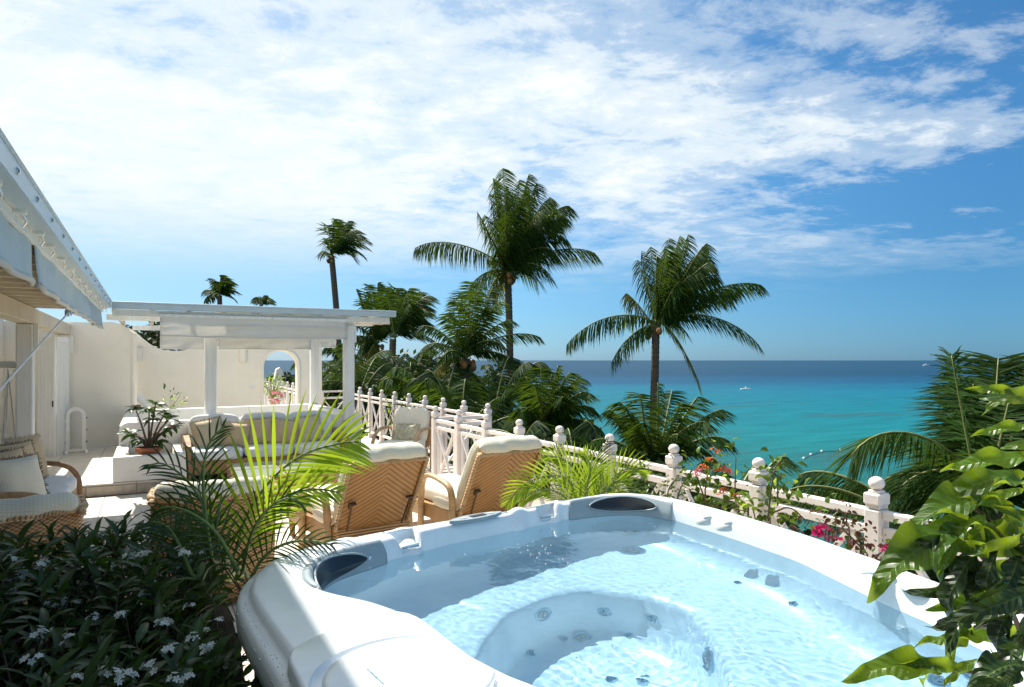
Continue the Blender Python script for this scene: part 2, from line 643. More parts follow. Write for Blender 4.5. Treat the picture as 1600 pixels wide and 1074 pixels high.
glass_top = mat('frosted_glass_top', (0.50, 0.56, 0.54), 0.08, 0.03, 3, 0, coat=0.6, spec=0.8)
terracotta = mat('terracotta', (0.36, 0.11, 0.045), 0.75, 0.15, 8, 0.3, 60, dirt=((0.5, 0.32, 0.22), 9, 0.3))
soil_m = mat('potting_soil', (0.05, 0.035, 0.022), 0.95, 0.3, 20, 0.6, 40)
dark_metal = mat('bronze_hinge_metal', (0.09, 0.06, 0.04), 0.4, 0.2, 10, metal=0.6)
steel = mat('polished_steel', (0.6, 0.62, 0.64), 0.2, 0.05, 5, metal=1.0)
acrylic = mat('white_marbled_acrylic', (0.80, 0.85, 0.885), 0.28, 0.05, 5, 0, coat=0.2, fine=0.04, stretch=(1, 3, 1), spec=0.5)
skirt_m = mat('dark_tub_cladding', (0.03, 0.028, 0.025), 0.7, 0.2, 4, 0.3, 20)
pillow_grey = mat('grey_headrest_shell', (0.30, 0.36, 0.39), 0.35, 0.04, 5, spec=0.5)
pad_black = mat('black_rubber_pad', (0.018, 0.022, 0.026), 0.3, 0.1, 5)
knob_m = mat('grey_plastic_knob', (0.56, 0.60, 0.59), 0.35, 0.04, 5)
disc_m = mat('sand_plastic_disc', (0.58, 0.58, 0.47), 0.4, 0.04, 5)
jet_m = mat('jet_plastic', (0.60, 0.76, 0.84), 0.3, 0.05, 8)
black_m = mat('black_plastic', (0.02, 0.02, 0.022), 0.35, 0.1, 8)
blue_ink = mat('blue_ink', (0.05, 0.22, 0.55), 0.5, 0, 5)
bark_m = mat('palm_bark', (0.10, 0.078, 0.055), 0.9, 0.35, 3, 0.9, 22, stretch=(1, 1, 6))
stem_m = mat('green_stem', (0.16, 0.22, 0.05), 0.5, 0.3, 10)
wood_stem = mat('woody_stem', (0.13, 0.09, 0.06), 0.8, 0.3, 10, 0.5, 40)
frond_m = leaf_mat('coconut_frond_green', (0.030, 0.074, 0.013), (0.12, 0.20, 0.014), 0.62, 0.32, vs=0.8)
frond_y = leaf_mat('coconut_frond_yellow_green', (0.10, 0.115, 0.018), (0.36, 0.34, 0.03), 0.55, 0.36, vs=0.8)
frond_b = leaf_mat('coconut_frond_bluish', (0.020, 0.050, 0.014), (0.06, 0.11, 0.015), 0.6, 0.26, vs=0.8)
rachis_m = mat('frond_midrib', (0.20, 0.22, 0.06), 0.45, 0.2, 2)
nut_m = mat('coconut_husk', (0.28, 0.14, 0.04), 0.6, 0.3, 6)
areca_m = leaf_mat('areca_leaf', (0.07, 0.17, 0.018), (0.46, 0.62, 0.03), 0.33, 0.48, vs=4, rnd=0.25)
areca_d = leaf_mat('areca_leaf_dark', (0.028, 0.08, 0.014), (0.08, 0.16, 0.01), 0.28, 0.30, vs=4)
shrub_m = leaf_mat('shrub_leaf_dark', (0.035, 0.085, 0.018), (0.10, 0.22, 0.015), 0.4, 0.25, vs=9)
croton_m = leaf_mat('glossy_broad_leaf', (0.035, 0.10, 0.012), (0.36, 0.50, 0.015), 0.36, 0.42, vs=14, rnd=0.45)
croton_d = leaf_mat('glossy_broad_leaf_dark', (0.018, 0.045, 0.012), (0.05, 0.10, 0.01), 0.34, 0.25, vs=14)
vine_m = leaf_mat('vine_leaf', (0.06, 0.13, 0.022), (0.22, 0.30, 0.03), 0.5, 0.35, vs=14, rnd=0.5)
vine_r = leaf_mat('reddish_vine_leaf', (0.12, 0.055, 0.035), (0.22, 0.10, 0.05), 0.5, 0.3, vs=14)
tree_m = leaf_mat('broadleaf_green', (0.030, 0.055, 0.014), (0.06, 0.10, 0.012), 0.5, 0.25, vs=0.8)
white_pet = leaf_mat('white_petal', (0.80, 0.82, 0.78), (0.7, 0.7, 0.6), 0.6, 0.3, 0.04, 9, 0.05)
pink_pet = leaf_mat('pink_petal', (0.75, 0.22, 0.30), (0.7, 0.2, 0.3), 0.6, 0.3, 0.1, 9, 0.2)
magenta_pet = leaf_mat('magenta_bract', (0.70, 0.03, 0.20), (0.7, 0.03, 0.2), 0.6, 0.3, 0.1, 9, 0.2)
orange_pet = leaf_mat('orange_bract', (0.80, 0.20, 0.06), (0.8, 0.2, 0.05), 0.6, 0.3, 0.15, 9, 0.2)


def dup_mat(src, name, strength):
    return src


# ------------------------------------------------------------ sea, land
SEA_Z = -8.0


def sea_material():
    m = bpy.data.materials.new('sea_water')
    m.use_nodes = True
    t = m.node_tree
    b = t.nodes['Principled BSDF']
    tc = t.nodes.new('ShaderNodeTexCoord')
    sep = t.nodes.new('ShaderNodeSeparateXYZ')
    t.links.new(tc.outputs['Object'], sep.inputs[0])
    s = math_n(t, 'ADD', math_n(t, 'MULTIPLY', sep.outputs[0], FWD.x), math_n(t, 'MULTIPLY', sep.outputs[1], FWD.y))
    ls = math_n(t, 'DIVIDE', math_n(t, 'SUBTRACT', math_n(t, 'LOGARITHM', math_n(t, 'MAXIMUM', s, 1.0), math.e), math.log(30)), math.log(100))
    mp = N(t, 'ShaderNodeMapping')
    mp.inputs['Rotation'].default_value = (0, 0, R_(YAW))
    mp.inputs['Scale'].default_value = (0.35, 1, 1)
    t.links.new(tc.outputs['Object'], mp.inputs[0])
    n1 = N(t, 'ShaderNodeTexNoise', i_Scale=0.011, i_Detail=7.0, i_Roughness=0.6)
    n2 = N(t, 'ShaderNodeTexNoise', i_Scale=0.075, i_Detail=8.0, i_Roughness=0.65, i_Distortion=0.6)
    t.links.new(mp.outputs[0], n1.inputs['Vector'])
    t.links.new(mp.outputs[0], n2.inputs['Vector'])
    ls = math_n(t, 'ADD', ls, math_n(t, 'MULTIPLY', math_n(t, 'SUBTRACT', n1.outputs[0], 0.5), 0.16))
    c = ramp(t, ls, [(0.02, (0.030, 0.10, 0.09)), (0.14, (0.010, 0.105, 0.105)), (0.22, (0.004, 0.130, 0.145)), (0.34, (0.002, 0.115, 0.155)),
                     (0.44, (0.003, 0.105, 0.165)), (0.50, (0.005, 0.060, 0.125)), (0.60, (0.005, 0.040, 0.082)), (0.80, (0.008, 0.044, 0.086))])
    reef = ramp(t, n2.outputs[0], [(0.53, 0.0), (0.62, 0.75)])
    near = ramp(t, ls, [(0.10, 0.9), (0.34, 1.0), (0.44, 0.0)])
    reef = math_n(t, 'MULTIPLY', reef, near)
    c = mixc(t, reef, c, (0.020, 0.080, 0.095))
    n4 = N(t, 'ShaderNodeTexNoise', i_Scale=0.5, i_Detail=5.0, i_Roughness=0.7)
    mp2 = N(t, 'ShaderNodeMapping')
    mp2.inputs['Rotation'].default_value = (0, 0, R_(YAW))
    mp2.inputs['Scale'].default_value = (0.15, 1, 1)
    t.links.new(tc.outputs['Object'], mp2.inputs[0])
    t.links.new(mp2.outputs[0], n4.inputs['Vector'])
    g = ramp(t, n4.outputs[0], [(0.35, 0.80), (0.65, 1.18)])
    c = mixc(t, 1.0, c, g, 'MULTIPLY')
    t.links.new(c, b.inputs['Base Color'])
    b.inputs['Roughness'].default_value = 0.45
    b.inputs['Specular IOR Level'].default_value = 0.04
    nb = N(t, 'ShaderNodeTexNoise', i_Scale=1.6, i_Detail=6.0, i_Roughness=0.65)
    t.links.new(mp2.outputs[0], nb.inputs['Vector'])
    bp = N(t, 'ShaderNodeBump', i_Strength=0.6, i_Distance=0.25)
    t.links.new(nb.outputs[0], bp.inputs['Height'])
    t.links.new(bp.outputs[0], b.inputs['Normal'])
    return m


def sea():
    m = M()
    rs = [0, 30, 80, 200, 600, 2000, 8000, 25000]
    n = 64
    vs = [(0, 0, SEA_Z)]
    for r in rs[1:]:
        vs += [(r * math.cos(2 * math.pi * k / n), r * math.sin(2 * math.pi * k / n), SEA_Z) for k in range(n)]
    fs = [(0, 1 + k, 1 + (k + 1) % n) for k in range(n)]
    for i in range(len(rs) - 2):
        for k in range(n):
            a, b = 1 + i * n, 1 + (i + 1) * n
            fs.append((a + k, b + k, b + (k + 1) % n, a + (k + 1) % n))
    m.add(vs, fs)
    tag(m.build('sea', sea_material()), kind='structure')
    # wooded slope and beach between the terrace and the water
    land_m = mat('leaf_litter_ground', (0.035, 0.040, 0.018), 0.95, 0.4, 0.8, 0.8, 3, dist=0.3)
    m = M()

    def shore(y):
        return 24 + 10 * math.sin(y * 0.045 + 0.5) - max(0, y - 25) * 0.30

    def fn(u, v):
        y = -60 + 260 * u
        x = -160 + (shore(y) + 160) * v
        d = shore(y) - x
        z = SEA_Z - 0.5 + min(6.2, d * 0.22) + 0.35 * noise.noise(V(x, y, 0) * 0.2)
        return (x, y, min(z, -1.2) if x > -6 else min(z + 1.0, -0.6))
    m.grid(fn, 70, 90)
    tag(m.build('ground', land_m, smooth=True), kind='structure')


sea()


# ------------------------------------------------------------ terrace floors
def tiles(parent, x0, x1, y0, y1, ztop, s, seed, skip=None):
    rnd = random.Random(seed)
    mes = []
    for k in range(5):
        mm = M()
        mm.box((0, 0, -0.012), (s - 0.005, s - 0.005, 0.024), 0.0025)
        me = mm.mesh('floor_tile')
        me.materials.append(tile_m)
        mes.append(me)
    nx, ny = round((x1 - x0) / s), round((y1 - y0) / s)
    for i in range(nx):
        for j in range(ny):
            x, y = x0 + (i + .5) * s, y0 + (j + .5) * s
            if skip and skip(x, y):
                continue
            inst(mes[rnd.randrange(5)], 'floor_tile', parent, (x, y, ztop + rnd.uniform(-.0012, .0012)),
                 (0, 0, rnd.randrange(4) * math.pi / 2))


m = M()
m.span((-3.6, -3.0, -0.6), (4.38, 30.0, -0.016))
floor = tag(m.build('terrace_floor', grout_m), kind='structure')
tiles(floor, -1.5, 3.5, 4.4, 9.9, 0, 0.5, 3)
tiles(floor, 0.45, 4.30, 9.95, 16.7, 0, 0.55, 4)
m = M()   # the rest of the paving, beyond what can be told apart tile by tile
for i in range(4):
    for j in range(12):
        m.box((2.2 + .6 * i, 17.5 + j * .6, -.006), (.59, .59, .02))
for i in range(9):
    for j in range(14):
        m.box((-1.25 + .6 * i, -2.5 + j * .5, -.006), (.59, .49, .02))
tag(m.build('far_floor_paving', tile_m, floor), kind='stuff')

m = M()
m.span((-3.6, 9.96, -0.012), (0.40, 14.3, 0.134))
upper = tag(m.build('upper_terrace_floor', grout_m), kind='structure')
tiles(upper, -2.35, 0.4, 9.95, 14.35, 0.15, 0.55, 5)
m = M()
m.box((0, 0, 0), (0.545, 0.022, 0.118), 0.004)
rme = m.mesh('riser_stone')
rme.materials.append(riser_m)
for k in range(6):
    inst(rme, 'riser_stone', upper, (0.12 - 0.55 * k, 9.948, 0.062))


# ------------------------------------------------------------ walls
def wall_obj(name, label, cat='wall'):
    return thing(name, label, cat)


def curved_wall():
    w_ = wall_obj('plaster_wall', 'tall cream plaster wall whose top swoops down, behind the arched frame and pergola')
    # stepped front part with the rounded corner
    m = M()
    prof = []
    for px, py in ((150, 506), (165, 505), (178, 505), (190, 507), (200, 513), (210, 522)):
        q = D(px, py, 12.6)
        prof.append((q.x, q.z))
    poly = [(-3.6, -.02), (-.27, -.02)] + [(x, z) for x, z in prof[::-1]] + [(-3.6, prof[0][1])]
    poly[2] = (-.27, prof[-1][1])
    m.prism(poly, 14.3, 16.9, 'y')
    m.build('front_return', plaster, w_)
    m = M()
    m.tube([(-.275, 14.33, 0), (-.275, 14.33, prof[-1][1])], 0.055, 12)
    m.build('rounded_corner', plaster, w_, True, 40)
    # main wall with the swooping top and the arched opening
    top = []
    for px, py in ((200, 512), (212, 519), (222, 528), (232, 536), (243, 543), (256, 547), (275, 549)):
        q = D(px, py, 17.0 / (.88377 - (px - 800) / FOC * .46793))
        top.append((q.x, q.z))
    top += [(1.9, 2.10), (2.3, 2.28), (3.1, 2.28), (3.72, 2.2)]
    ax0, ax1, spring, peak = 2.37, 3.14, 1.55, 1.925
    arch = [(ax0, -.02), (ax0, spring)] + [((ax0 + ax1) / 2 - math.cos(a) * (ax1 - ax0) / 2, spring + math.sin(a) * (peak - spring))
                                      for a in [math.pi * k / 18 for k in range(1, 18)]] + [(ax1, spring), (ax1, -.02)]
    poly = [(top[0][0], -.02)] + arch + [(3.72, -.02)] + top[::-1]
    m = M()
    m.prism(poly, 17.0, 17.3, 'y')
    m.build('arched_wall', plaster, w_)
    # raised moulding round the arch
    m = M()
    pts = [(x + (0.035 if x > (ax0 + ax1) / 2 else -0.035) * (1 if z <= spring else abs(x - (ax0 + ax1) / 2) / .39), 16.985, z + (0.035 if z > spring else 0)) for x, z in arch]
    m.tube(pts, 0.032, 8, True, 1.0, (0, 1, 0))
    m.build('arch_moulding', plaster, w_, True, 40)
    for px in (392, 396.5):
        q = D(px, 604.5, 17.0 / (.88377 - (px - 800) / FOC * .46793))
        m = M().box((q.x, 16.994, q.z), (.055, .012, .085), .004)
        m.build('switch_plate', MATS['white_cotton'], w_)
    return w_


curved_wall()


def half_round_lamp(px, py, Y, label):
    q = D(px, py, Y / (.88377 - (px - 800) / FOC * .46793))
    o = thing('wall_lamp', label, 'wall lamp', (q.x, Y, q.z), 0, 'plaster wall lamps')
    n = 14
    poly = [(-.085, 0), ] + [(-.085 * math.cos(math.pi * k / n), -.11 * math.sin(math.pi * k / n)) for k in range(1, n)] + [(.085, 0)]
    m = M().prism(poly, -.15, .15)
    m.build('lamp_shade', plaster, o)
    m = M().prism([(x * .8, y * .8) for x, y in poly], .1505, .156)
    m.build('lamp_rim', mat('lamp_glass', (.7, .7, .66), .4), o)
    return o


half_round_lamp(216, 554, 16.99, 'cream box wall lamp below the swooping wall top, left of the pergola')
half_round_lamp(380, 556, 16.99, 'cream rounded wall lamp between the pergola post and the arched opening')


def parapets():
    w_ = wall_obj('parapet_wall', 'low white plaster wall with rounded left end behind the outdoor sofa', 'low wall')
    m = M()
    r = .13
    poly = [(-.40, -.01), (3.12, -.01), (3.12, .80)] + [(-.40 + r - r * math.sin(math.pi / 2 * k / 6), .80 - r + r * math.cos(math.pi / 2 * k / 6)) for k in range(7)]
    m.prism(poly, 11.28, 11.50, 'y')
    m.build('front_wall', plaster_b, w_)
    m = M()
    m.prism([(11.502, -.01), (14.7, -.01), (14.7, .765), (11.502, .795)], 2.92, 3.12, 'x')
    m.build('side_wall', plaster_b, w_)
    m = M()
    m.prism([(-.40, -.01), (3.12, -.01), (3.12, .77), (-.40, .75)], 14.702, 14.92, 'y')
    m.build('back_wall', plaster_b, w_)
    m = M().span((-.40, 11.502, -.01), (-.2, 14.70, .74))
    m.build('end_wall', plaster_b, w_)
    m = M().span((-.2, 11.51, -.01), (2.92, 14.69, .28))
    m.build('basin_floor', plaster_b, w_)
    # planter bench in front
    p = wall_obj('planter_box', 'low square white masonry planter at the step edge holding the clay pot', 'planter')
    z0, z1 = .152, .47
    m = M()
    m.span((-.42, 9.965, z0), (.42, 10.10, z1), .008)
    m.build('front_side', plaster_b, p)
    m = M().span((-.42, 10.102, z0), (-.27, 11.27, z1), .008)
    m.build('left_side', plaster_b, p)
    m = M().span((.28, 10.102, z0), (.42, 11.27, z1), .008)
    m.build('right_side', plaster_b, p)
    m = M().span((-.268, 10.104, z0), (.278, 11.27, .36))
    m.build('planter_bed', riser_m, p)


parapets()


# ------------------------------------------------------------ left building
def house():
    h = thing('house', 'white plaster villa wing with limed rafters and glass door opening along the left edge', 'house')
    # back partition of the covered gallery, with a dark doorway
    m = M()
    m.prism([(-3, -.01), (3.2, -.01), (3.2, 2.02), (9.6, 2.02), (9.6, -.01), (14.29, -.01), (14.29, 2.6), (-3, 2.6)], -2.35, -2.2, 'x')
    m.build('gallery_wall', plaster, h)
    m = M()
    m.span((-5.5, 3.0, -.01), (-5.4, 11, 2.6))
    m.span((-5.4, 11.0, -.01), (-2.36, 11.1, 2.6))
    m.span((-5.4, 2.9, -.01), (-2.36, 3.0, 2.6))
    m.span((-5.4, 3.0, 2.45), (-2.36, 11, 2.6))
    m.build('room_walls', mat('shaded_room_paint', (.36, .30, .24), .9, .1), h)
    # facade posts
    for y, w0 in ((6.0, .17), (10.0, .17), (14.1, .14)):
        m = M().box((-1.33, y, 1.07), (w0, w0, 2.14), .012)
        pst = m.build('post', white_wood, h)
        m = M().box((-1.33 + .11, y - .02, 1.98), (.05, .09, .30), .006)
        m.build('post_bracket', white_wood, pst)
    m = M().span((-1.42, -2.5, 2.142), (-1.24, 14.28, 2.335), .008)
    m.build('header_beam', beam_wood, h)
    # rafters running out to the eave, boards above
    rf = M().box((0, 0, 0), (1.60, .055, .11), .004).mesh('rafter')
    rf.materials.append(beam_wood)
    y = -2.3
    while y < 14.2:
        if not 10.5 < y < 14.0:
            inst(rf, 'rafter', h, (-1.425, y, 2.393))
        y += .46
    bd = M().box((0, 0, 0), (.128, 3.2, .018), .002).mesh('ceiling_board')
    bd.materials.append(board_wood)
    for k in range(11):
        for j in range(4):
            inst(bd, 'ceiling_board', h, (-2.05 + .132 * k, -.75 + 3.21 * j, 2.459))
    for x_ in (-2.05, -1.918, -1.786, -1.654):
        inst(bd, 'ceiling_board', h, (x_, 12.09, 2.459))
    # eave: fascia, gutter
    m = M().span((-.60, -2.5, 2.36), (-.575, 11.0, 2.475), .003)
    m.build('fascia', white_wood, h)

    def gut(u, v):
        a = math.pi * (0.0 + v)
        return (-.52 + .045 * math.cos(a) * 1.1, -2.5 + 13.45 * u, 2.50 - .075 * math.sin(a))
    m = M()
    m.span((-.572, -2.5, 2.415), (-.485, 10.93, 2.42))
    m.span((-.487, -2.5, 2.42), (-.480, 10.93, 2.52))
    m.span((-.572, -2.5, 2.42), (-.565, 10.93, 2.50))
    m.tube([(-.478, -2.5, 2.52), (-.478, 10.93, 2.52)], .009, 8)
    g = m.build('gutter', gutter_m, h)
    for k in range(14):
        m = M().lathe([(.0, .0), (.016, .0), (.016, .006), (.008, .012)], n=8)
        b_ = m.build('gutter_bolt', steel, g)
        b_.location = (-.481, 3.4 + .55 * k, 2.47)
        b_.rotation_euler = (0, R_(90), 0)
    # roof deck
    m = M().span((-3.5, -3, 2.472), (-.53, 10.2, 2.53))
    m.build('roof', mat('white_roof_membrane', (.7, .7, .68), .7), h)
    # unseen slab and block, added to shade the tub rim and shrub
    m = M()
    m.span((-3.6, 3.3, 4.95), (-.42, 7.2, 5.15))
    m.span((-3.5, 3.4, 2.532), (-2.2, 7.0, 4.948))
    m.build('added_shade_slab', plaster, h)
    # folded louvred doors
    for k, (xa, ya, xb, yb) in enumerate(((-1.60, 13.22, -1.345, 13.10), (-1.345, 13.14, -1.28, 13.42), (-1.275, 13.42, -1.23, 13.72))):
        d = Vector((xb - xa, yb - ya, 0))
        L = d.length
        d.normalize()
        mt4 = Matrix((d, UP.cross(d), UP)).transposed().to_4x4()
        mt4.translation = V((xa + xb) / 2, (ya + yb) / 2, 1.10)
        m = M()
        m.box((0, 0, 0), (L, .035, 1.96), .004)
        dr = m.build('door_leaf', white_wood, h)
        dr.matrix_basis = mt4
        m = M()
        for j in range(5):
            m.box((-L / 2 + (j + .5) * L / 5, -.0195, 0), (.012, .004, 1.8))
        sl = m.build('door_moulding', white_wood, dr)
        if k == 0:
            m = M().box((L / 2 - .03, -.022, -.1), (.02, .012, .10), .003)
            m.build('door_handle', dark_metal, dr)
    return h


house()


# interior furniture seen in the doorway
def interior_seat():
    o = thing('armchair', 'ornate armchair with a cream scrolled arm in the dark doorway at the left edge', 'armchair', (-2.0, 8.35, 0), 0)
    m = M().rbox((0, 0, .42), (.6, .6, .2), 5, 7)
    m.build('seat', MATS['tan_linen'], o, True)
    m = M().rbox((0, .3, .85), (.6, .16, .95), 4, 9)
    m.build('backrest', mat('brown_leather', (.11, .07, .045), .4), o, True)
    for s_ in (-1, 1):
        m = M()
        pts = [(s_ * .33, .28, .72), (s_ * .33, .0, .76), (s_ * .33, -.22, .80), (s_ * .33, -.31, .84), (s_ * .33, -.36, .78), (s_ * .33, -.31, .72), (s_ * .33, -.27, .76)]
        m.tube(pts, [.04, .05, .06, .07, .07, .06, .04], 10)
        m.tube([(s_ * .33, -.26, 0), (s_ * .33, -.26, .72)], [.03, .045], 8)
        m.build('armrest', cream_m, o, True, 50)
    for x in (-.26, .26):
        for y in (-.24, .26):
            m = M().tube([(x, y, 0), (x, y, .34)], [.02, .03], 8)
            m.build('leg', dark_cane, o, True, 50)
    o.rotation_euler = (0, 0, R_(-20))
    t = thing('telescope', 'grey boxy telescope head on a thin tripod by the doorway, left edge', 'telescope', (-1.62, 9.9, 0), 0)
    q = D(12, 570, 8.2)
    t.location = (q.x, q.y, 0)
    m = M().box((0, 0, q.z), (.22, .12, .085), .012)
    m.build('telescope_body', knob_m, t)
    m = M().box((.125, 0, q.z), (.03, .13, .10), .008)
    m.build('eyepiece', black_m, t)
    m = M().bar((0.05, 0, q.z - .07), (.24, .05, q.z - .065), .012, .012)
    m.build('pan_handle', steel, t)
    for k in range(3):
        a = 2.1 * k + .4
        m = M().tube([(0, 0, q.z - .05), (.14 * math.cos(a), .14 * math.sin(a), 0.02)], .010, 6)
        m.build('leg', steel, t)


interior_seat()


# ------------------------------------------------------------ canvases on the left eave
def side_canvas(y0, y1, label, seed):
    o = thing('awning_blind', label, 'awning', (-.6, (y0 + y1) / 2, 2.4), 0, 'canvas blinds hanging along the left eave')
    L = y1 - y0
    m = M()

    def fn(u, v):
        y = (u - .5) * L
        nz = noise.noise(V(y * 1.3, v * .8, seed))
        sag = -.028 * math.sin(math.pi * ((u * max(1, round(L / .8))) % 1.0)) if v < .05 else 0
        x = .012 * math.sin(y * 9 + seed) * (.3 + v) + .03 * nz + .02 * v
        return (x, y, .0 + sag - v * .265 - .01 * math.sin(math.pi * u))
    nu = max(8, int(L * 12))
    m.grid(fn, nu, 8)
    c = m.build('canvas', canvas_b, o, True)
    sd = c.modifiers.new('thickness', 'SOLIDIFY')
    sd.thickness = .006
    # rolled lower hem
    m = M()
    m.tube([fn(k / 20, 1.0) for k in range(21)], .018, 8)
    m.build('hem_roll', canvas_m, o, True)
    m = M().tube([(.03, -L / 2 + .02, .045), (.03, L / 2 - .02, .045)], .032, 12)
    m.build('roller_tube', canvas_m, o, True, 40)
    k = 0
    y = -L / 2 + .3
    while y < L / 2:
        m = M()
        m.box((.035, y, .045), (.085, .05, .10), .006)
        b_ = m.build('roller_bracket', white_wood, o)
        m = M()
        m.tube([(.06, y + .03, .0), (.07, y + .05, -.03), (.05, y + .08, -.05)], .004, 5)
        m.build('cord_hook', steel, b_)
        y += .62
    return o


side_canvas(1.2, 4.72, 'shade-tinted canvas blind nearest the camera, cut by the left edge', 1)
side_canvas(4.76, 9.2, 'long shade-tinted canvas blind, middle of the three under the left eave', 2)
side_canvas(9.26, 10.88, 'short shade-tinted canvas blind at the far corner of the left eave', 3)
rod = thing('diagonal_pole', 'thin white diagonal pole crossing in front of the gallery post', 'pole', (-.6, 6.7, 2.09))
m = M().tube([(0, 0, 0), (-.1, -2.3, -.55)], .007, 8)
m.build('shaft', plaster_b, rod, True, 40)
m = M().rbox((0, 0, 0), (.05, .07, .06), 4, 5)
m.build('end_fitting', steel, rod, True)


# ------------------------------------------------------------ pergola
def pergola():
    p = thing('pergola', 'white timber pergola with shade-tinted blue gutter over the outdoor sofa', 'pergola')
    for (x, y) in ((.81, 11.39), (2.88, 11.36), (1.09, 14.81), (3.07, 14.78)):
        base = .80 if x == .81 else (.772 if y > 14 else 0)
        if x == 2.88:
            y = 11.18
        m = M().span((x - .08, y - .08, base), (x + .08, y + .08, 2.27), .01)
        pst = m.build('post', white_wood, p)
        m = M().box((x + .10, y, 2.12), (.038, .10, .26), .006)
        m.build('post_bracket', white_wood, pst)
    # long beams
    m = M().span((-.55, 11.22, 2.272), (3.3, 11.36, 2.36), .006)
    m.build('beam', white_wood, p)
    m = M().span((-.3, 14.7, 2.272), (3.3, 14.84, 2.36), .006)
    m.build('beam', white_wood, p)
    rf = M().box((0, 0, 0), (.055, 4.0, .085), .004).mesh('rafter')
    rf.materials.append(beam_wood)
    for k in range(9):
        inst(rf, 'rafter', p, (-.45 + .475 * k, 13.02, 2.405))
    bd = M().box((0, 0, 0), (.46, .128, .016), .002).mesh('ceiling_board')
    bd.materials.append(board_wood)
    for j in range(29):
        for k in range(4):
            inst(bd, 'ceiling_board', p, (1.215 + .475 * k, 11.12 + .132 * j, 2.459))
    m = M().span((.95, 11.05, 2.469), (2.95, 15.0, 2.50))
    m.build('roof', MATS['white_roof_membrane'], p)
    m = M().span((-.47, 11.0, 2.32), (3.52, 11.022, 2.41), .003)
    m.build('fascia', white_wood, p)
    m = M()
    m.span((-.475, 10.90, 2.42), (3.60, 10.905, 2.505))
    m.span((-.475, 10.905, 2.415), (3.60, 11.0, 2.42))
    m.span((-.475, 10.995, 2.42), (3.60, 11.0, 2.50))
    m.span((3.592, 10.906, 2.4205), (3.598, 10.994, 2.50))
    m.tube([(-.475, 10.897, 2.505), (3.60, 10.897, 2.505)], .011, 8)
    g = m.build('gutter', gutter_m, p)
    m = M().span((-.475, 11.002, 2.475), (3.60, 11.08, 2.49))
    m.build('roof_edge', gutter_m, p)
    # stepped rafter tails at the right end
    for k in range(3):
        m = M().span((2.99, 11.10 + .20 * k, 2.30 - .0 * k), (3.56 - .07 * k, 11.15 + .20 * k, 2.355), .004)
        m.build('rafter_tail', beam_wood, p)
    return p


pergola()


def blind(x0, x1, y, z1, z0, label, seed, two=False):
    o = thing('roller_blind', label, 'canvas blind', ((x0 + x1) / 2, y, z1), 0, 'white canvas blinds hung round the pergola')
    L = x1 - x0
    H = z1 - z0

    def fn(u, v):
        x = (u - .5) * L
        nz = noise.noise(V(x * 2.2 + v * 2, v * 2.5, seed * 3.1))
        yy = .030 * nz * (.4 + v) + .020 * math.sin(x * 4 + v * 3 + seed) * v + .012 * math.sin((x * 1.4 + v * .9) * 9 + seed) * math.sin(3.1 * v) * (.5 + nz)
        if two:
            yy -= .03 * math.exp(-((v - .42) / .05) ** 2)
        return (x, yy, -v * H - .012 * math.sin(math.pi * u) * v)
    m = M().grid(fn, max(10, int(L * 16)), 16)
    c = m.build('canvas', canvas_m, o, True)
    sd = c.modifiers.new('thickness', 'SOLIDIFY')
    sd.thickness = .005
    m = M().tube([fn(k / 16, 1.0) for k in range(17)], .016, 8)
    m.build('hem_roll', canvas_m, o, True)
    m = M().box((0, .012, .014), (L + .02, .05, .05), .006)
    m.build('head_rail', white_wood, o)
    return o


blind(.12, 2.80, 10.97, 2.325, 2.05, 'wide white canvas blind across the front of the pergola', 1, True)
blind(.16, 1.02, 14.62, 2.27, 1.93, 'cream canvas blind at the back left of the pergola, left of the rear post', 2)
blind(1.20, 2.97, 14.60, 2.27, 1.93, 'cream canvas blind at the back of the pergola above the arch', 3)
blind(3.16, 3.50, 14.60, 2.27, 1.99, 'narrow cream canvas blind at the back right corner of the pergola', 4)


# ------------------------------------------------------------ fences
def fence_parts():
    post = M()
    post.box((0, 0, .455), (.088, .088, .91), .006)
    post.box((0, 0, .925), (.076, .076, .02))
    post.box((0, 0, .965), (.096, .096, .062), .008)
    post.box((0, 0, 1.003), (.06, .06, .016), .004)
    pm = post.mesh('post')
    pm.materials.append(fence_m)
    prof = []
    for k in range(11):
        a = math.pi * k / 10 - math.pi / 2
        prof.append((max(.002, .041 * math.cos(a)), 1.046 + .036 * math.sin(a)))
    bm_ = M().lathe(prof, n=16).mesh('finial', True)
    bm_.materials.append(fence_m)
    return pm, bm_


POST_ME, BALL_ME = fence_parts()


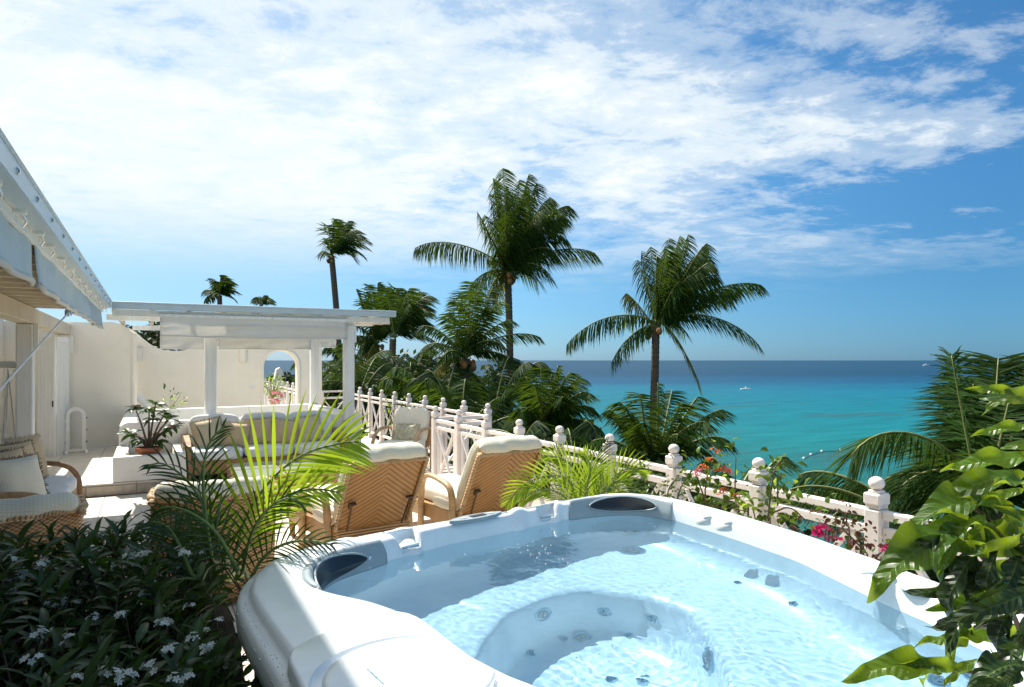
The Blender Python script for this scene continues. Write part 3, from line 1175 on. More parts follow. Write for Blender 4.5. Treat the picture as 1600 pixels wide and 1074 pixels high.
def fence(label, pts, group=None, base=0.0, panel=True):
    """run of fence through the post positions pts"""
    o = thing('fence', label, 'fence', (pts[0][0], pts[0][1], base))
    org = Vector((pts[0][0], pts[0][1], 0))
    cache = {}
    for i, p in enumerate(pts):
        q = Vector((p[0], p[1], 0)) - org
        po = inst(POST_ME, 'post', o, q, (0, 0, R_(random.uniform(-1, 1))))
        inst(BALL_ME, 'finial', po, (0, 0, 0), (0, 0, random.uniform(0, 6)))
        if i == len(pts) - 1:
            break
        d = Vector((pts[i + 1][0] - p[0], pts[i + 1][1] - p[1], 0))
        L = d.length
        rz = math.atan2(-d.x, d.y)
        key = round(L, 2)
        if key not in cache:
            L2 = key
            g = {}
            g['top_rail'] = M().box((0, 0, 0), (.052, L2 - .094, .046), .006).mesh('top_rail')
            g['lower_rail'] = M().box((0, 0, 0), (.044, L2 - .094, .05), .005).mesh('middle_rail')
            g['stile'] = M().box((0, 0, 0), (.034, .034, .624), .003).mesh('stile')
            a = L2 / 2 - .155
            hh = .312
            bm1 = M().bar((0, -a, -hh), (0, a, hh), .022, .036, V(1, 0, 0), .002).mesh('brace')
            bm2 = M().bar((.0235, -a, hh), (.0235, a, -hh), .022, .036, V(1, 0, 0), .002).mesh('brace')
            g['b1'], g['b2'] = bm1, bm2
            for x in g.values():
                x.materials.append(fence_m)
            cache[key] = g
        g = cache[key]
        mid = q + d / 2
        rot = (0, 0, rz)
        inst(g['top_rail'], 'top_rail', o, mid + UP * .885, rot)
        inst(g['lower_rail'], 'middle_rail', o, mid + UP * .795, rot)
        inst(g['lower_rail'], 'bottom_rail', o, mid + UP * .122, rot)
        for s_ in (-1, 1):
            inst(g['stile'], 'stile', o, mid + d.normalized() * (s_ * (L / 2 - .125)) + UP * .4585, rot)
        inst(g['b1'], 'brace', o, mid + UP * .4585, rot)
        inst(g['b2'], 'brace', o, mid + UP * .4585, rot)
    return o


NX = 3.41
near = [(NX, 8.66 - .795 * k) for k in range(11)]
fence('nearest pink-white fence run with ball-topped posts, beside the hot tub and loungers', near)
fence('pink-white fence run with ball-topped posts behind the cream armchair and shrub', [(4.27, 8.80 + .845 * k) for k in range(10)])
m = M()
lk = thing('fence', 'short pink-white rail joining the two staggered fence runs', 'fence', (NX, 8.80, 0))
for z, h_ in ((.885, .046), (.795, .05), (.122, .05)):
    M().box((.43, 0.07, z), (.74, .048, h_), .005).build('rail', fence_m, lk)
for x in (.13, .73):
    M().box((x, .07, .4585), (.034, .034, .622), .003).build('stile', fence_m, lk)
M().bar((.16, .07, .15), (.70, .07, .765), .022, .036, V(0, 1, 0)).build('brace', fence_m, lk)
M().bar((.16, .094, .765), (.70, .094, .15), .022, .036, V(0, 1, 0)).build('brace', fence_m, lk)
lk = thing('fence', 'cross-braced rail panel at the far end of the terrace between two pergola posts', 'fence', (3.58, 16.42, 0))
for z, h_ in ((.955, .045), (.80, .05), (.10, .05)):
    M().box((.30, 0, z), (.60, .05, h_), .005).build('rail', fence_m, lk)
for x in (.03, .585):
    M().box((x, 0, .47), (.05, .045, .92), .003).build('stile', fence_m, lk)
M().bar((.06, 0, .13), (.56, 0, .77), .022, .034, V(0, 1, 0)).build('brace', fence_m, lk)
M().bar((.06, .024, .77), (.56, .024, .13), .022, .034, V(0, 1, 0)).build('brace', fence_m, lk)
fence('distant pink-white fence seen through the arched opening', [(3.50, 17.9 + .85 * k) for k in range(10)])


# ------------------------------------------------------------ hot tub
TC = V(1.42, 1.90, 0)
OUT = [(.24, 2.374), (.269, 2.544), (.353, 2.734), (.46, 2.826), (.67, 2.875), (.913, 2.934), (1.238, 2.99), (1.614, 3.06), (1.988, 3.159),
       (2.279, 3.21), (2.449, 3.164), (2.548, 2.95), (2.565, 2.636), (2.51, 2.042), (2.46, 1.567), (2.40, 1.311), (2.32, 1.0), (2.2, .82),
       (2.0, .74), (1.5, .68), (1.0, .66), (.5, .68), (.36, .78), (.29, 1.0), (.283, 1.4), (.272, 1.8), (.25, 2.1)]
INN = [(.496, 2.427), (.545, 2.56), (.619, 2.638), (.754, 2.702), (.986, 2.803), (1.216, 2.88), (1.471, 2.93), (1.841, 3.02), (2.038, 3.05), (2.221, 3.035),
       (2.36, 2.97), (2.42, 2.8), (2.41, 2.32), (2.377, 1.94), (2.288, 1.67), (2.225, 1.477), (2.19, 1.30), (2.1, 1.05), (1.9, .9), (1.5, .86),
       (1.1, .88), (.9, 1.1), (.74, 1.5), (.716, 1.77), (.704, 2.0), (.66, 2.11), (.58, 2.19), (.505, 2.3)]
FOOT = [(.88, 1.926), (.939, 2.042), (1.055, 2.186), (1.2, 2.32), (1.385, 2.395), (1.578, 2.408), (1.66, 2.365), (1.793, 2.211), (1.842, 2.003), (1.75, 1.80),
        (1.62, 1.60), (1.45, 1.42), (1.15, 1.38), (.95, 1.5), (.87, 1.7)]
TN = 540


def polar(pts, smooth=3):
    q = sorted((math.atan2(y - TC.y, x - TC.x) % (2 * math.pi), math.hypot(x - TC.x, y - TC.y)) for x, y in pts)
    q = [(q[-1][0] - 2 * math.pi, q[-1][1])] + q + [(q[0][0] + 2 * math.pi, q[0][1])]
    res = []
    for k in range(TN):
        a = 2 * math.pi * k / TN
        for (a0, r0), (a1, r1) in zip(q, q[1:]):
            if a0 <= a <= a1:
                t = (a - a0) / max(1e-9, a1 - a0)
                # straight chord between the control points
                x0, y0, x1, y1 = r0 * math.cos(a0), r0 * math.sin(a0), r1 * math.cos(a1), r1 * math.sin(a1)
                dx, dy = x1 - x0, y1 - y0
                den = math.cos(a) * dy - math.sin(a) * dx
                res.append((x0 * dy - y0 * dx) / den if abs(den) > 1e-9 else r0)
                break
    for _ in range(smooth):
        res = [sum(res[(k + j) % TN] for j in range(-4, 5)) / 9 for k in range(TN)]
    return res


RO, RI, RF = polar(OUT, 3), polar(INN, 2), polar(FOOT, 4)


def ang(v):
    return math.atan2(v.y - TC.y, v.x - TC.x) % (2 * math.pi)


def rat(arr, a):
    x = (a % (2 * math.pi)) / (2 * math.pi) * TN
    i = int(x) % TN
    f = x - int(x)
    return arr[i] * (1 - f) + arr[(i + 1) % TN] * f


def sm(x, a, b):
    t = max(0, min(1, (x - a) / (b - a)))
    return t * t * (3 - 2 * t)


def adiff(a, b):
    return (a - b + math.pi) % (2 * math.pi) - math.pi


def win(a, c, hw, soft):
    return 1 - sm(abs(adiff(a, c)), hw - soft, hw + soft)


WF = [(ang(P(652, 862, .88)), .060), (ang(P(857, 815, .88)), .042)]     # waterfall notches
LUMP = [(ang(P(615, 868, .93)), .045), (ang(P(835, 822, .93)), .032), (ang(P(878, 806, .93)), .02), (ang(P(690, 850, .93)), .028)]


def tub_pt(k, r, z):
    a = 2 * math.pi * k / TN
    return (TC.x + r * math.cos(a), TC.y + r * math.sin(a), z)


def tub():
    o = thing('hot_tub', 'large white acrylic hot tub full of pale blue water in the foreground', 'hot tub', (0, 0, 0))
    rows = []
    nrow = 33
    for k in range(TN):
        a = 2 * math.pi * k / TN
        ro, ri, rf = RO[k], RI[k], RF[k]
        rf = min(rf, ri - .17)
        L = lambda t: ro + (ri - ro) * t
        notch = max(win(a, c, hw, .008) for c, hw in WF)
        lump = max(win(a, c, hw, hw * .8) for c, hw in LUMP)
        wide = sm(ro - ri, .22, .36)
        pr = [(ro - .045, .800), (ro - .02, .806), (ro - .004, .826), (ro, .856), (ro - .002, .885), (ro - .008, .905), (ro - .020, .914), (ro - .038, .917), (ro - .046, .926), (ro - .052, .940), (ro - .066, .949)]
        crest = .952 + .006 * math.sin(a * 3 + 1)
        for t in (.36, .42, .48, .54, .62, .70):
            z = crest - .004 * wide * sm(t, .25, .7) + lump * .016 * sm(t, .28, .5) - notch * .055 * sm(t, .36, .44)
            pr.append((L(t), z))
        pr.append((L(.80), crest - .006 + lump * .014 - notch * .062))
        pr.append((L(.89), crest - .012 + lump * .010 - notch * .060))
        pr.append((min(ri + .016, L(.93)), crest - .026 - notch * .046))
        pr.append((ri + .005 - lump * .02, .905 - notch * .012))
        pr.append((ri - lump * .02, .862))
        pr.append((ri - .006 - lump * .012, .82))
        pr.append((ri - .014, .76))
        pr.append((ri - .028, .70))
        sw = .018 * math.sin(a * 5 + .6) + .006 * math.sin(a * 9)
        ridge = max(math.exp(-(adiff(a, c) / .035) ** 2) for c in (.52, 1.33, 2.02, 2.62, 5.9))
        pr.append((ri - .04, .62))
        pr.append((ri - .065 - sw * .6, .55))
        pr.append((ri - .105 - sw * .9, .515 + sw * .3))
        G = lambda t: (ri - .12) + (rf + .03 - ri + .12) * t
        for t in (.2, .5, .8):
            pr.append((G(t), .50 - .020 * math.sin(math.pi * t) + sw * .5 * (1 - t) + .010 * ridge * math.sin(math.pi * t)))
        pr.append((rf + .025, .482))
        pr.append((rf + .006, .470))
        pr.append((rf - .006, .44))
        pr.append((rf - .03, .28))
        pr.append((rf - .055, .17))
        pr.append((rf - .11, .135))
        pr.append((rf * .5, .125))
        pr.append((.01, .125))
        rows.append(pr)
    nr = len(rows[0])
    m = M()
    vs = [tub_pt(k, r, z) for k in range(TN) for (r, z) in rows[k]]
    fs = []
    for k in range(TN):
        k2 = (k + 1) % TN
        for j in range(nr - 1):
            fs.append((k * nr + j, k * nr + j + 1, k2 * nr + j + 1, k2 * nr + j))
    m.add(vs, fs)
    shell = m.build('shell', acrylic, o, True)
    global SHELL_BVH
    from mathutils.bvhtree import BVHTree
    SHELL_BVH = BVHTree.FromPolygons([Vector(v) for v in vs], fs)
    # cladding
    m = M()
    n = 90
    vs = []
    for z in (0.0, .83):
        for k in range(n):
            kk = k * TN // n
            vs.append(tub_pt(kk, RO[kk] - .06, z))
    m.add(vs, [(k, (k + 1) % n, n + (k + 1) % n, n + k) for k in range(n)])
    m.build('cladding', skirt_m, o)

    # water: real ripples in the surface
    m = M()
    g = .0062
    nx, ny = int(2.5 / g), int(2.6 / g)
    idx = {}
    vs, fs = [], []
    jc = P(1110, 1010, .862)
    jc2 = P(700, 900, .862)

    def hgt(x, y):
        p = V(x, y, 0)
        r1 = math.hypot(x - jc.x, y - jc.y)
        wv = noise.noise(p * 7)
        k = math.exp(-r1 * 1.6)
        h_ = .0009 * wv
        q = V(x * 1.0 + .05 * wv, y * .8 + x * .5, .3)
        h_ += .00030 * noise.noise(q * 30) * (.35 + k)
        h_ += .00022 * noise.noise(q * 62 + V(5, 2, 1)) * (.3 + k)
        h_ += .00012 * math.sin(r1 * 150 + wv * 5) * k
        r2 = math.hypot(x - jc2.x, y - jc2.y)
        h_ += .00010 * math.sin(r2 * 110 + wv * 3) * math.exp(-r2 * 1.2)
        return .862 + h_
    for i in range(nx):
        for j in range(ny):
            x, y = .15 + i * g, .65 + j * g
            a = math.atan2(y - TC.y, x - TC.x)
            if math.hypot(x - TC.x, y - TC.y) < rat(RI, a) + .012:
                idx[(i, j)] = len(vs)
                vs.append((x, y, hgt(x, y)))
    for (i, j), k in idx.items():
        a, b, c = idx.get((i + 1, j)), idx.get((i + 1, j + 1)), idx.get((i, j + 1))
        if a is not None and b is not None and c is not None:
            fs.append((k, a, b, c))
    m.add(vs, fs)
    wo = m.build('water', water_mat(), o, True)
    wo.cycles.is_caustics_caster = True
    shell.cycles.is_caustics_receiver = True

    # headrests, recessed in two corners of the rim
    def headrest(a0, a1, label, padu):
        def fn(u, v, off=0.0):
            a = a0 + (a1 - a0) * u
            ro, ri = rat(RO, a), rat(RI, a)
            e = math.sin(math.pi * min(1, max(0, u))) ** .35
            ra = ri + .045 + .012 * e
            r = ra + (ri - .004 - ra) * min(1.0, v * 1.5) ** .8 - .012 * max(0, v - .5)
            z = .950 + .014 * e * math.sin(math.pi * min(1, v * 1.6)) - .105 * max(0, v - .22) ** 1.25 / .73
            r -= .014 * e + off
            z += off * .35
            return (TC.x + r * math.cos(a), TC.y + r * math.sin(a), z)
        m = M()
        m.grid(lambda u, v: fn(u, v), 40, 12)
        hr = m.build('headrest', pillow_grey, o, True)
        sd = hr.modifiers.new('thickness', 'SOLIDIFY')
        sd.thickness = .045
        sd.offset = -1 if (a1 > a0) else 1
        uc, vc, uw, vw = padu

        def pf(u, v):
            aa = 2 * math.pi * u
            rr = v
            pu = uc + uw * rr * math.cos(aa)
            sq = abs(math.sin(aa)) ** 1.25 * (1 if math.sin(aa) > 0 else -1)
            pv = vc + vw * rr * sq
            return fn(pu, pv, .006 + .006 * (1 - v ** 3))
        m = M()
        m.grid(lambda u, v: pf(u, v), 40, 8, cu=True)
        pd = m.build('headrest_pad', pad_black, hr, True)
        m = M()
        m.tube([pf(k / 44, 1.0) for k in range(45)], .0045, 6)
        m.build('pad_trim', pillow_grey, hr, True)
        return hr
    headrest(ang(P(640, 868, .9)) + .02, ang(P(487, 938, .88)) + .06, '', (.55, .62, .36, .25))
    headrest(ang(P(1047, 800, .92)), ang(P(893, 800, .92)), '', (.47, .56, .32, .22))

    # waterfall spouts in the notches
    for c, hw in WF:
        def arc(u, off, z):
            a = c + (u - .5) * 2 * (hw - .012)
            r = rat(RI, a) + off
            return (TC.x + r * math.cos(a), TC.y + r * math.sin(a), z)
        m = M()
        for zz, off in ((.898, .012), (.884, .004)):
            m.tube([arc(u / 8, off, zz) for u in range(9)], .0055, 6)
        sp = m.build('waterfall_spout', jet_m, o, True)
        m = M().grid(lambda u, v: arc(u, .010 - .004 * v, .897 - .012 * v), 9, 3)
        m.build('spout_lip', mat('clear_grey_plastic', (.30, .40, .45), .12, coat=.5), sp, True)

    # control panel on the back rim
    c = P(744, 811, .953)
    a = math.atan2(.065, .4)
    cp = M()
    n = 28
    pts = []
    for k in range(n):
        t = 2 * math.pi * k / n
        pts.append((.155 * math.cos(t), .040 * abs(math.sin(t)) ** 1.3 * (1 if math.sin(t) > 0 else -1)))
    mm = Matrix.Translation(c) @ Matrix.Rotation(R_(13), 4, 'Z')
    cp.prism(pts, 0, .014, mat=mm)
    pn = cp.build('control_panel', pillow_grey, o)
    M().box((0.01, 0, .0155), (.085, .034, .003), .001, mm).build('display', black_m, pn)
    for s_ in (-.075, .085):
        M().prism([(s_ + .018 * math.cos(k * .7), .012 * math.sin(k * .7)) for k in range(9)], .0145, .017, mat=mm).build('button', knob_m, pn)

    # rim knobs
    for px, py, r in ((1099, 812, .034), (1131, 821, .036)):
        q = P(px, py, .965)
        m = M().lathe([(.0, 0), (r, 0), (r * 1.02, .008), (r * .93, .020), (r * .6, .029), (.002, .031)], (q.x, q.y, .945), 24)
        kb = m.build('diverter_knob', knob_m, o, True, 60)
        m = M().rbox((q.x + .012, q.y - .012, .972), (.055, .016, .020), 3, 7)
        m.build('knob_grip', knob_m, kb, True)
    q = P(1356, 892, .965)
    m = M()
    n = 24
    mm = Matrix.Translation((q.x, q.y, .940)) @ Matrix.Rotation(R_(-28), 4, 'Z')

    def scoop(u, v):
        x = (u - .5) * .17
        y = (v - .5) * .10
        h_ = .034 * (1 - abs(2 * u - 1) ** 4) * (1 - (v) ** 3) - .022 * math.exp(-((u - .62) / .16) ** 2 - ((v - .45) / .3) ** 2)
        return (x, y * (1 - .25 * u), h_)
    m.grid(scoop, n, 14, mat=mm)
    dk = m.build('diverter_scoop', knob_m, o, True)
    q = P(1443, 913, .957)
    m = M().lathe([(0, 0), (.070, 0), (.072, .008), (.066, .012), (.058, .012), (.057, .009)], (q.x, q.y, .936), 36)
    dd = m.build('air_control_ring', knob_m, o, True, 40)
    m = M().lathe([(0, 0), (.056, 0), (.055, .004), (.05, .006), (.0, .007)], (q.x, q.y, .9455), 32)
    m.build('air_control_disc', disc_m, dd, True, 40)

    # filter cover in the near left corner
    poly = [(.300, 1.25), (.300, 1.78), (.330, 1.815), (.40, 1.865), (.50, 1.915), (.575, 1.94), (.632, 1.945), (.662, 1.925), (.676, 1.88), (.690, 1.72), (.705, 1.55), (.74, 1.40), (.80, 1.25)]
    cc = V(.535, 1.52, 0)
    pa = sorted((math.atan2(y - cc.y, x - cc.x) % (2 * math.pi), x, y) for x, y in poly)
    n = 96
    rr = []
    for k in range(n):
        a = 2 * math.pi * k / n
        dx, dy = math.cos(a), math.sin(a)
        best = None
        for i in range(len(poly)):
            x0, y0 = poly[i][0] - cc.x, poly[i][1] - cc.y
            x1, y1 = poly[(i + 1) % len(poly)][0] - cc.x, poly[(i + 1) % len(poly)][1] - cc.y
            den = dx * (y1 - y0) - dy * (x1 - x0)
            if abs(den) < 1e-9:
                continue
            s_ = (x0 * (y1 - y0) - y0 * (x1 - x0)) / den
            u = (x0 * dy - y0 * dx) / den
            if s_ > 0 and -1e-6 <= u <= 1 + 1e-6:
                best = s_ if best is None else min(best, s_)
        rr.append(best)
    for _ in range(2):
        rr = [(rr[k - 1] + rr[k] + rr[(k + 1) % n]) / 3 for k in range(n)]
    prof = [(-.004, .93), (.0, .958), (.004, .964), (.012, .967)]
    vs = []
    R0, R1 = .205, .228
    for k in range(n):
        a = 2 * math.pi * k / n
        col = [(rr[k] - d, z) for d, z in prof]
        rim = min(R1, rr[k] - .014)
        rin = min(R0, rr[k] - .020)
        col += [(rim, .967), (rim - .006, .958), (rin, .952), (rin - .006, .952)]
        for r, z in col:
            vs.append((cc.x + r * math.cos(a), cc.y + r * math.sin(a), z))
    nr = 8
    fs = [(k * nr + j, k * nr + j + 1, ((k + 1) % n) * nr + j + 1, ((k + 1) % n) * nr + j) for k in range(n) for j in range(nr - 1)]
    m = M().add(vs, fs)
    fc = m.build('filter_cover', acrylic, o, True, 50)
    # domed lid inside the cover
    vs = []
    for k in range(n):
        a = 2 * math.pi * k / n
        rin = min(R0 - .006, rr[k] - .022)
        for f, z in ((1, .949), (.995, .968), (.975, .974), (.9, .977), (.5, .980), (.02, .981)):
            vs.append((cc.x + rin * f * math.cos(a), cc.y + rin * f * math.sin(a), z))
    nr = 6
    fs = [(k * nr + j, k * nr + j + 1, ((k + 1) % n) * nr + j + 1, ((k + 1) % n) * nr + j) for k in range(n) for j in range(nr - 1)]
    fs.append(tuple(k * nr + 5 for k in range(n)))
    lid = M().add(vs, fs).build('lid', acrylic, fc, True, 50)
    m = M()
    p0, p1 = P(574, 1046, .981), P(600, 1070, .981)
    dv = (p1 - p0)
    L = dv.length
    dv.normalize()
    x = 0
    rnd = random.Random(5)
    while x < L:
        w0 = rnd.uniform(.0010, .0022)
        q = p0 + dv * x + V(0, 0, .0008)
        m.bar(q, q + dv * w0, .0038 * rnd.choice((.7, 1, 1)), .0006)
        x += w0 + rnd.choice((.0009, .0012, .0026))
    m.build('small_print', blue_ink, lid)

    # jets, seated on the shell where the survey lines meet it
    eye = V(0, 0, EYE)
    jets = [(583, 960, .052, 1), (985, 831, .060, 1), (987, 860, .066, 1), (848, 960, .044, 1), (945, 956, .027, 0), (1020, 967, .029, 0),
            (881, 999, .018, 0), (910, 997, .034, 1), (828, 1021, .018, 0), (775, 1061, .018, 0), (982, 992, .020, 0), (1108, 1031, .062, 1),
            (1153, 910, .017, 0), (1240, 943, .018, 0), (955, 1061, .022, 0), (1005, 1065, .022, 0), (1470, 1062, .040, 1), (1515, 1050, .036, 1)]
    for i, (px, py, r, big) in enumerate(jets):
        # line of sight bent at the water surface
        s0 = P(px, py, .862)
        d = (s0 - eye).normalized()
        hd = V(d.x, d.y, 0)
        st = hd.length / 1.33
        d = (hd.normalized() * st + V(0, 0, -math.sqrt(1 - st * st))).normalized()
        hit, nrm, _, _ = SHELL_BVH.ray_cast(s0 - V(0, 0, .003), d)
        if hit is None:
            continue
        if nrm.dot(d) > 0:
            nrm = -nrm
        qt = nrm.to_track_quat('Z', 'Y')
        mt = Matrix.Translation(hit) @ qt.to_matrix().to_4x4()
        m = M().lathe([(.0, -.01), (r * 1.05, -.01), (r * 1.08, .003), (r, .008), (r * .86, .009), (r * .80, .002), (r * .70, .001)], n=28, mat=mt)
        j = m.build('jet', jet_m, o, True, 40)
        m = M().lathe([(.0, .0005), (r * .62, .0015), (r * .60, .008), (r * .45, .012), (r * .40, .006), (r * .30, .006), (.001, .005)], n=24, mat=mt)
        m.build('jet_nozzle', knob_m if big else jet_m, j, True, 40)
        m = M()
        if big:
            m.box((0, 0, .0085), (r * .5, r * .12, .004), 0, mt)
            m.box((0, 0, .0085), (r * .12, r * .5, .0035), 0, mt)
        else:
            m.lathe([(.0, .0062), (r * .2, .0062), (r * .18, .0085)], n=10, mat=mt)
        m.build('jet_eye', black_m if not big else jet_m, j)
    # water drops standing on the outer lip
    m = M()
    rnd = random.Random(19)
    for k in range(170):
        a = rnd.uniform(2.55, 3.9)
        ro = rat(RO, a)
        f = rnd.choice((.003, .010, .022, .030))
        zz = {.003: .889, .010: .905, .022: .9135, .030: .9155}[f]
        r = rnd.uniform(.0012, .0034)
        m.lathe([(r, 0), (r * .85, r * .45), (r * .5, r * .7), (.0003, r * .8)], (TC.x + (ro - f) * math.cos(a), TC.y + (ro - f) * math.sin(a), zz), 7)
    tag(m.build('water_drops', mat('wet_highlight', (.55, .62, .65), .05, coat=1.0, spec=1.0), o, True), kind='stuff')
    # bubbles on the surface
    m = M()
    rnd = random.Random(9)
    for k in range(46):
        px, py = rnd.gauss(840, 50), rnd.gauss(868, 14)
        q = P(px, py, .862)
        r = rnd.uniform(.0015, .0042)
        m.lathe([(r, 0), (r * .85, r * .5), (r * .5, r * .85), (.0003, r)], (q.x, q.y, .8622), 6)
    tag(m.build('bubbles', MATS['white_cotton'], o, True), kind='stuff')
    return o


def water_mat():
    m = bpy.data.materials.new('tub_water')
    m.use_nodes = True
    t = m.node_tree
    t.nodes.clear()
    out = t.nodes.new('ShaderNodeOutputMaterial')
    gl = N(t, 'ShaderNodeBsdfGlass', i_Roughness=0.0, i_IOR=1.33)
    gl.inputs[0].default_value = (0.70, 0.89, 1.0, 1)
    t.links.new(gl.outputs[0], out.inputs[0])
    return m


tub()


# ------------------------------------------------------------ furniture
def cushion_fn(w_, h_, th, seed=0, pinch=.12):
    """throw pillow standing in the x-z plane, th thick along y"""
    def side(sg):
        def fn(u, v):
            a, b = 2 * u - 1, 2 * v - 1
            px = a * (1 - pinch * (1 - abs(a)) * 0 - pinch * .5 * (1 - b * b) * abs(a))
            pz = b * (1 - pinch * .5 * (1 - a * a) * abs(b))
            t = ((1 - abs(a) ** 2.4) * (1 - abs(b) ** 2.4)) ** .55
            nz = noise.noise(V(a * 1.6 + seed, b * 1.6, sg * 3 + seed)) * .10
            return (px * w_ / 2, sg * th / 2 * t * (1 + nz * 2), pz * h_ / 2 + .01 * nz)
        return fn
    return side


def pillow(label, loc, rot, w_, h_, th, mt, fringe=None, group=None, seed=0):
    o = thing('pillow', label, 'pillow', loc, 0, group)
    o.rotation_euler = rot
    s_ = cushion_fn(w_, h_, th, seed)
    m = M()
    m.grid(s_(-1), 15, 15)
    m.grid(lambda u, v: s_(1)(1 - u, v), 15, 15)
    m.build('cover', mt, o, True)
    if fringe:
        m = M()
        f = s_(1)
        loop = [(k / 24, 0) for k in range(24)] + [(1, k / 24) for k in range(24)] + [(1 - k / 24, 1) for k in range(24)] + [(0, 1 - k / 24) for k in range(24)]
        rnd = random.Random(seed)
        pts = [Vector(f(u, v)) for u, v in loop]
        n = len(pts)
        for k in range(n):
            p = pts[k]
            q = pts[(k + 1) % n]
            d = Vector((p.x, 0, p.z)).normalized()
            for j in range(3):
                b = p.lerp(q, j / 3)
                e = b + d * rnd.uniform(.018, .034) + V(rnd.uniform(-.006, .006), rnd.uniform(-.02, .02), rnd.uniform(-.006, .006))
                t = (q - p) * .42
                m.add([b, b + t, e + t * .6, e], [(0, 1, 2, 3)])
        m.build('fringe', fringe, o)
    return o


def lounger(label, x, y, rz):
    o = thing('lounger', label, 'lounger', (x, y, 0), R_(rz), 'rattan loungers beside the hot tub')
    W = .66
    # woven base
    m = M()
    m.box((0, .62, .235), (W, 1.30, .15), .02)
    m.build('seat_frame', wicker_y, o)
    for sx in (-1, 1):
        for yy in (0.02, 1.18):
            m = M().tube([(sx * (W / 2 - .04), yy, 0), (sx * (W / 2 - .035), yy, .17)], [.024, .034], 10)
            m.build('leg', wicker, o, True, 50)
        # sweeping side apron
        m = M()
        m.prism([(-.02, .04), (.0, .30), (1.28, .30), (1.28, .20), (.9, .16), (.55, .17), (.25, .12), (.05, .0)], sx * W / 2 - .012, sx * W / 2 + .012, 'x')
        m.build('side_apron', wicker_y, o)
        # arm loop
        x_ = sx * (W / 2 + .045)
        pts = [(x_, .66, .0), (x_, .66, .22), (x_, .65, .40), (x_, .62, .52), (x_, .56, .585), (x_, .45, .60), (x_, .28, .585), (x_, .12, .555), (x_, .06, .50), (x_, .04, .40), (x_, .03, .20)]
        pts = smooth_path(pts, 3)
        m = M().tube(pts, .034, 10, True, .75, (0, 1, 0))
        a_ = m.build('armrest', cane_m, o, True, 60)
    # seat cushion
    m = M().rbox((0, .64, .385), (W - .03, 1.30, .15), 7, 12, .008)
    m.build('seat_cushion', cream_m, o, True)
    m = M().rbox((0, .30, .345), (W + .07, .45, .10), 5, 10, .006)
    m.build('side_bolster', cream_m, o, True)
    # reclined back
    al = .53
    mb = Matrix.Translation((0, -.01, .30)) @ Matrix.Rotation(al, 4, 'X')
    H = .67
    m = M()

    def panel(u, v):
        xx = (u - .5) * W
        hh = H * v + .035 * (1 - (2 * u - 1) ** 2) * v
        return (xx * (1 + .03 * v), -.03 * (1 - (2 * u - 1) ** 2), hh)
    m.grid(panel, 15, 15)
    back = m.build('backrest', wicker_chev, o, True)
    back.matrix_basis = mb
    sd = back.modifiers.new('thickness', 'SOLIDIFY')
    sd.thickness = .035
    sd.offset = -1
    edge = [panel(0, k / 10) for k in range(11)] + [panel(k / 12, 1.0) for k in range(1, 13)] + [panel(1, 1 - k / 10) for k in range(1, 11)]
    m = M().tube([Vector(p) + V(0, -.012, 0) for p in edge], .017, 8)
    # bindings
    for k in range(0, len(edge) - 1):
        a, b = Vector(edge[k]), Vector(edge[k + 1])
        for j in (0.25, .75):
            c = a.lerp(b, j) + V(0, -.012, 0)
            d = (b - a).normalized()
            m.tube([c - d * .008, c + d * .008], .0205, 8)
    m.build('edge_binding', cane_m, back, True)
    m = M()
    # back cushion with the roll folded over the top
    m.rbox((0, .125, .37), (W * .98, .13, .72), 6, 13, .006)
    m.build('back_cushion', cream_dot, back, True)
    m = M()

    def roll(u, v):
        a = 2 * math.pi * v
        xx = (u - .5) * W * 1.0
        e = (1 - abs(2 * u - 1) ** 8) ** .5
        ry, rz_ = .082 * e, .058 * e
        wv = .008 * noise.noise(V(xx * 14, math.sin(a), rz * .1)) + .006 * math.sin(xx * 26 + math.sin(a) * 2)
        return (xx, .025 + (ry + wv) * math.cos(a), H + .055 + .02 * (1 - (2 * u - 1) ** 2) + (rz_ + wv) * math.sin(a))
    m.grid(roll, 26, 18, cv=True)
    m.build('head_roll', cream_dot, back, True)
    # recline hardware behind
    for sx in (-1, 1):
        m = M()
        m.box((sx * .255, -.045, .30), (.06, .03, .016), .003)
        m.tube([(sx * .262, -.05, .30), (sx * .25, -.055, .02)], .008, 6)
        m.box((sx * .285, -.05, .292), (.012, .02, .05), .002)
        m.build('recline_stay', dark_metal, back)
        m = M()
        for j in range(3):
            m.tube([(sx * (W / 2 + .004), .0, .10 + j * .01), (sx * (W / 2 + .012 * j), .03 * (j - 1), .03)], .004, 5)
        m.build('tie_cord', cream_m, back)
    return o


def smooth_path(pts, it=2):
    pts = [Vector(p) for p in pts]
    for _ in range(it):
        q = [pts[0]]
        for a, b in zip(pts, pts[1:]):
            q.append(a.lerp(b, .25))
            q.append(a.lerp(b, .75))
        q.append(pts[-1])
        pts = q
    return pts


lounger('woven rattan lounger with cream dotted head roll, the left one just behind the hot tub', 1.67, 5.72, 8)
lounger('woven rattan lounger with cream dotted head roll, the right one nearer the fence', 2.80, 5.74, 7)


